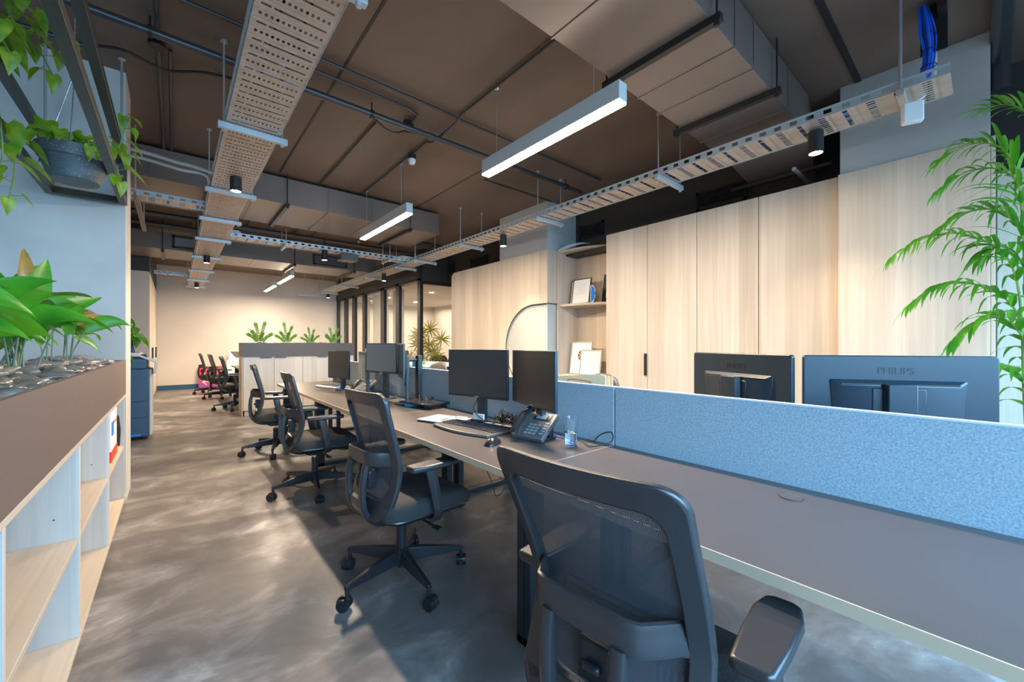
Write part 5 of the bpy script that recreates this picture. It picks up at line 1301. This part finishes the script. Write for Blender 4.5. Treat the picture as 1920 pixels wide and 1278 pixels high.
frame('silver frame with a wide dark mount at the right of the niche shelf', 3.44, 1.851, .40, .44, 4.76, 9, 0, border=.014, mat_=m_iron, art=lambda t, T, w, h: (obj('certificate', (lambda b: (box(b, .002, .006, -w*.30, w*.30, h*.18, h*.82, T), b)[1])(newbm()), m_paper, t)))
t = thing('award_plaque', 'oval blue and white award plaque on the niche shelf', 'award', (4.63, 3.70, 1.851), R(-15))
bm = newbm(); prism(bm, [(.075*math.cos(R(q)), .13+.13*math.sin(R(q))) for q in range(0, 360, 15)], 0, .0, .012); obj('plaque', bm, m_paper, t)
bm = newbm(); prism(bm, [(.01, .004), (-.06, .05), (-.077, .13), (-.06, .21), (.01, .256)], 0, -.003, .014); obj('blue_half', bm, m_bluecard, t)
t = thing('award_plaque', 'round turquoise and brown award at the right of the niche shelf', 'award', (4.70, 3.36, 1.851), 0)
bm = newbm(); prism(bm, [(.06*math.cos(R(q)), .13+.09*math.sin(R(q))) for q in range(0, 360, 15)], 0, .0, .012); obj('disc', bm, m_tan, t)
bm = newbm(); prism(bm, [(.03*math.cos(R(q)), .12+.05*math.sin(R(q))) for q in range(0, 360, 15)], 0, -.002, .0); obj('inlay', bm, m_cyan, t); obj('base', bx(-.02, .03, -.05, .05, 0, .045), m_brown, t)

# ================= beyond the storage unit =================
desk('desk nearest the storage unit on its far side', 1.08, 1.75, 8.8, 10.4, 1.08, 'desks beyond the storage unit')
desk('farthest desk, beyond the storage unit', 1.08, 1.75, 10.4, 12.0, 1.08, 'desks beyond the storage unit')
t = thing('desk_bag', 'dark bag lying on the desk behind the storage unit', 'bag', (1.35, 9.6, .7312)); bm = newbm(); bmesh.ops.create_icosphere(bm, subdivisions=3, radius=.16)
for v in bm.verts: v.co = Vector((v.co.x, v.co.y*1.1, max(-.0, v.co.z*.9+.05)))
obj('bag', bm, m_black, t, ang=0)
t = thing('white_cabinet', 'low white cabinet at the far wall behind the far chairs', 'cabinet', (0, 0, 0)); obj('body', bx(1.15, 2.4, 13.9, 14.38, 0, .80), m_paper, t, bevel=.004)
t = thing('wall_picture', 'small dark and white photo standing on the white cabinet', 'picture', (1.42, 14.2, .80)); obj('board', bx(-.2, .2, 0, .02, 0, .26), m_paper, t)
bm = newbm(); prism(bm, [(-.18, .24), (-.1, .14), (-.03, .05), (.08, .05), (.14, .18), (.18, .24)], 1, -.004, 0); obj('print', bm, m_tan, t)
t = thing('floor_sign', 'red to violet poster with a white arrow leaning on the far wall', 'poster', (.83, 14.25, 0), 0)
T = Matrix.Rotation(R(-6), 4, 'X')
bm = newbm(); box(bm, -.30, .30, 0, .012, .02, .62, T); obj('board', bm, m_poster, t, smooth=False)
bm = newbm(); box(bm, -.22, .20, -.003, 0, .18, .195, T)
for s in (-1, 1):
    v = [(-.22, .187), (-.13, .187+s*.09), (-.115, .187+s*.08), (-.19, .187)]
    vv = [bm.verts.new(T @ Vector((x, -.003, z))) for x, z in v]; bm.faces.new(vv)
obj('arrow', bm, m_paper, t, smooth=False)
for tx, x, z, s_ in (('L', -.15, .42, .15), ('C', -.02, .32, .13)): lettering('lettering', tx, s_, m_paper, t, T @ Matrix.Translation((x, -.004, z)) @ Matrix.Rotation(PI/2, 4, 'X'), .001)
bm = newbm()
for k in range(4): box(bm, -.22+k*.05, -.19+k*.05, -.003, 0, .53, .545, T)
obj('small_print', bm, m_paper, t, smooth=False)

# ================= meeting room =================
t = thing('raphis_palm', 'olive fan-leaved palm behind the corridor glass', 'palm', (4.75, 8.95, 0))
bm = newbm(); lathe(bm, [(0, 0), (.16, 0), (.2, .4), (.18, .4), (.17, .36), (0, .36)], n=28); obj('pot', bm, m_pot, t)
r = random.Random(5); st = newbm(); lf = newbm()
for k in range(11):
    a = r.uniform(0, 6.28); rad = r.uniform(.1, .45); h = r.uniform(.9, 1.65); top = Vector((rad*math.cos(a), rad*math.sin(a), h)); tube(st, spline([(0, 0, .34), top*.4+Vector((0, 0, .35)), top], 6), .006, 5)
    for j in range(12):
        b = R(30*j+r.uniform(-8, 8)); leafquad(lf, top, (math.cos(b)*.72, -math.cos(b)*.5+r.uniform(-.5, .1), math.sin(b)*.75+.25), (-.4, -1, .3), .27, .034, .5, 5, .1, .6)
obj('stems', st, m_stem, t); obj('fronds', lf, m_leaf_dry, t, ang=0)
t = thing('meeting_table', 'brown meeting table behind the glass', 'table', (6.0, 11.2, 0)); obj('tabletop', bx(-.6, .6, -1.4, 1.2, .71, .74), m_brown, t, bevel=.004)
for y in (-1.1, .9): obj('leg', bx(-.4, .4, y-.03, y+.03, 0, .71), m_black, t)
mc = shell_chair('dark brown meeting chair behind the palm and the glass', (5.35, 9.35, 0), R(60), 'chairs in the meeting room', m_brown)
bpy.context.view_layer.update()
dup(mc, (5.9, 9.75, 0), R(100), 'dark brown meeting chair right of the palm, seen through the glass')
dup(mc, (5.0, 10.6, 0), R(10), 'dark brown meeting chair farther back in the glass room')
for i, (x, y) in enumerate(((5.6, 10.2), (5.2, 12.2), (6.9, 9.6))):
    t = thing('downlight', 'small bright round downlight in the meeting room ceiling', 'downlight', (x, y, 0), 0, 'meeting room downlights')
    bm = newbm(); cyl(bm, (0, 0, 2.712), (0, 0, 2.72), .05, n=20); obj('lens', bm, m_bulb, t)
# cable basket bits under the front desks
bm = newbm(); tube(bm, spline([(1.10, 1.50, .69), (1.13, 1.48, .60), (1.12, 1.44, .56), (1.15, 1.42, .60), (1.13, 1.46, .68)], 6), .002, 5)
tag(obj('black_cable', bm, m_black), 'thin cable loop hanging under the desk edge by the leg', 'cable')
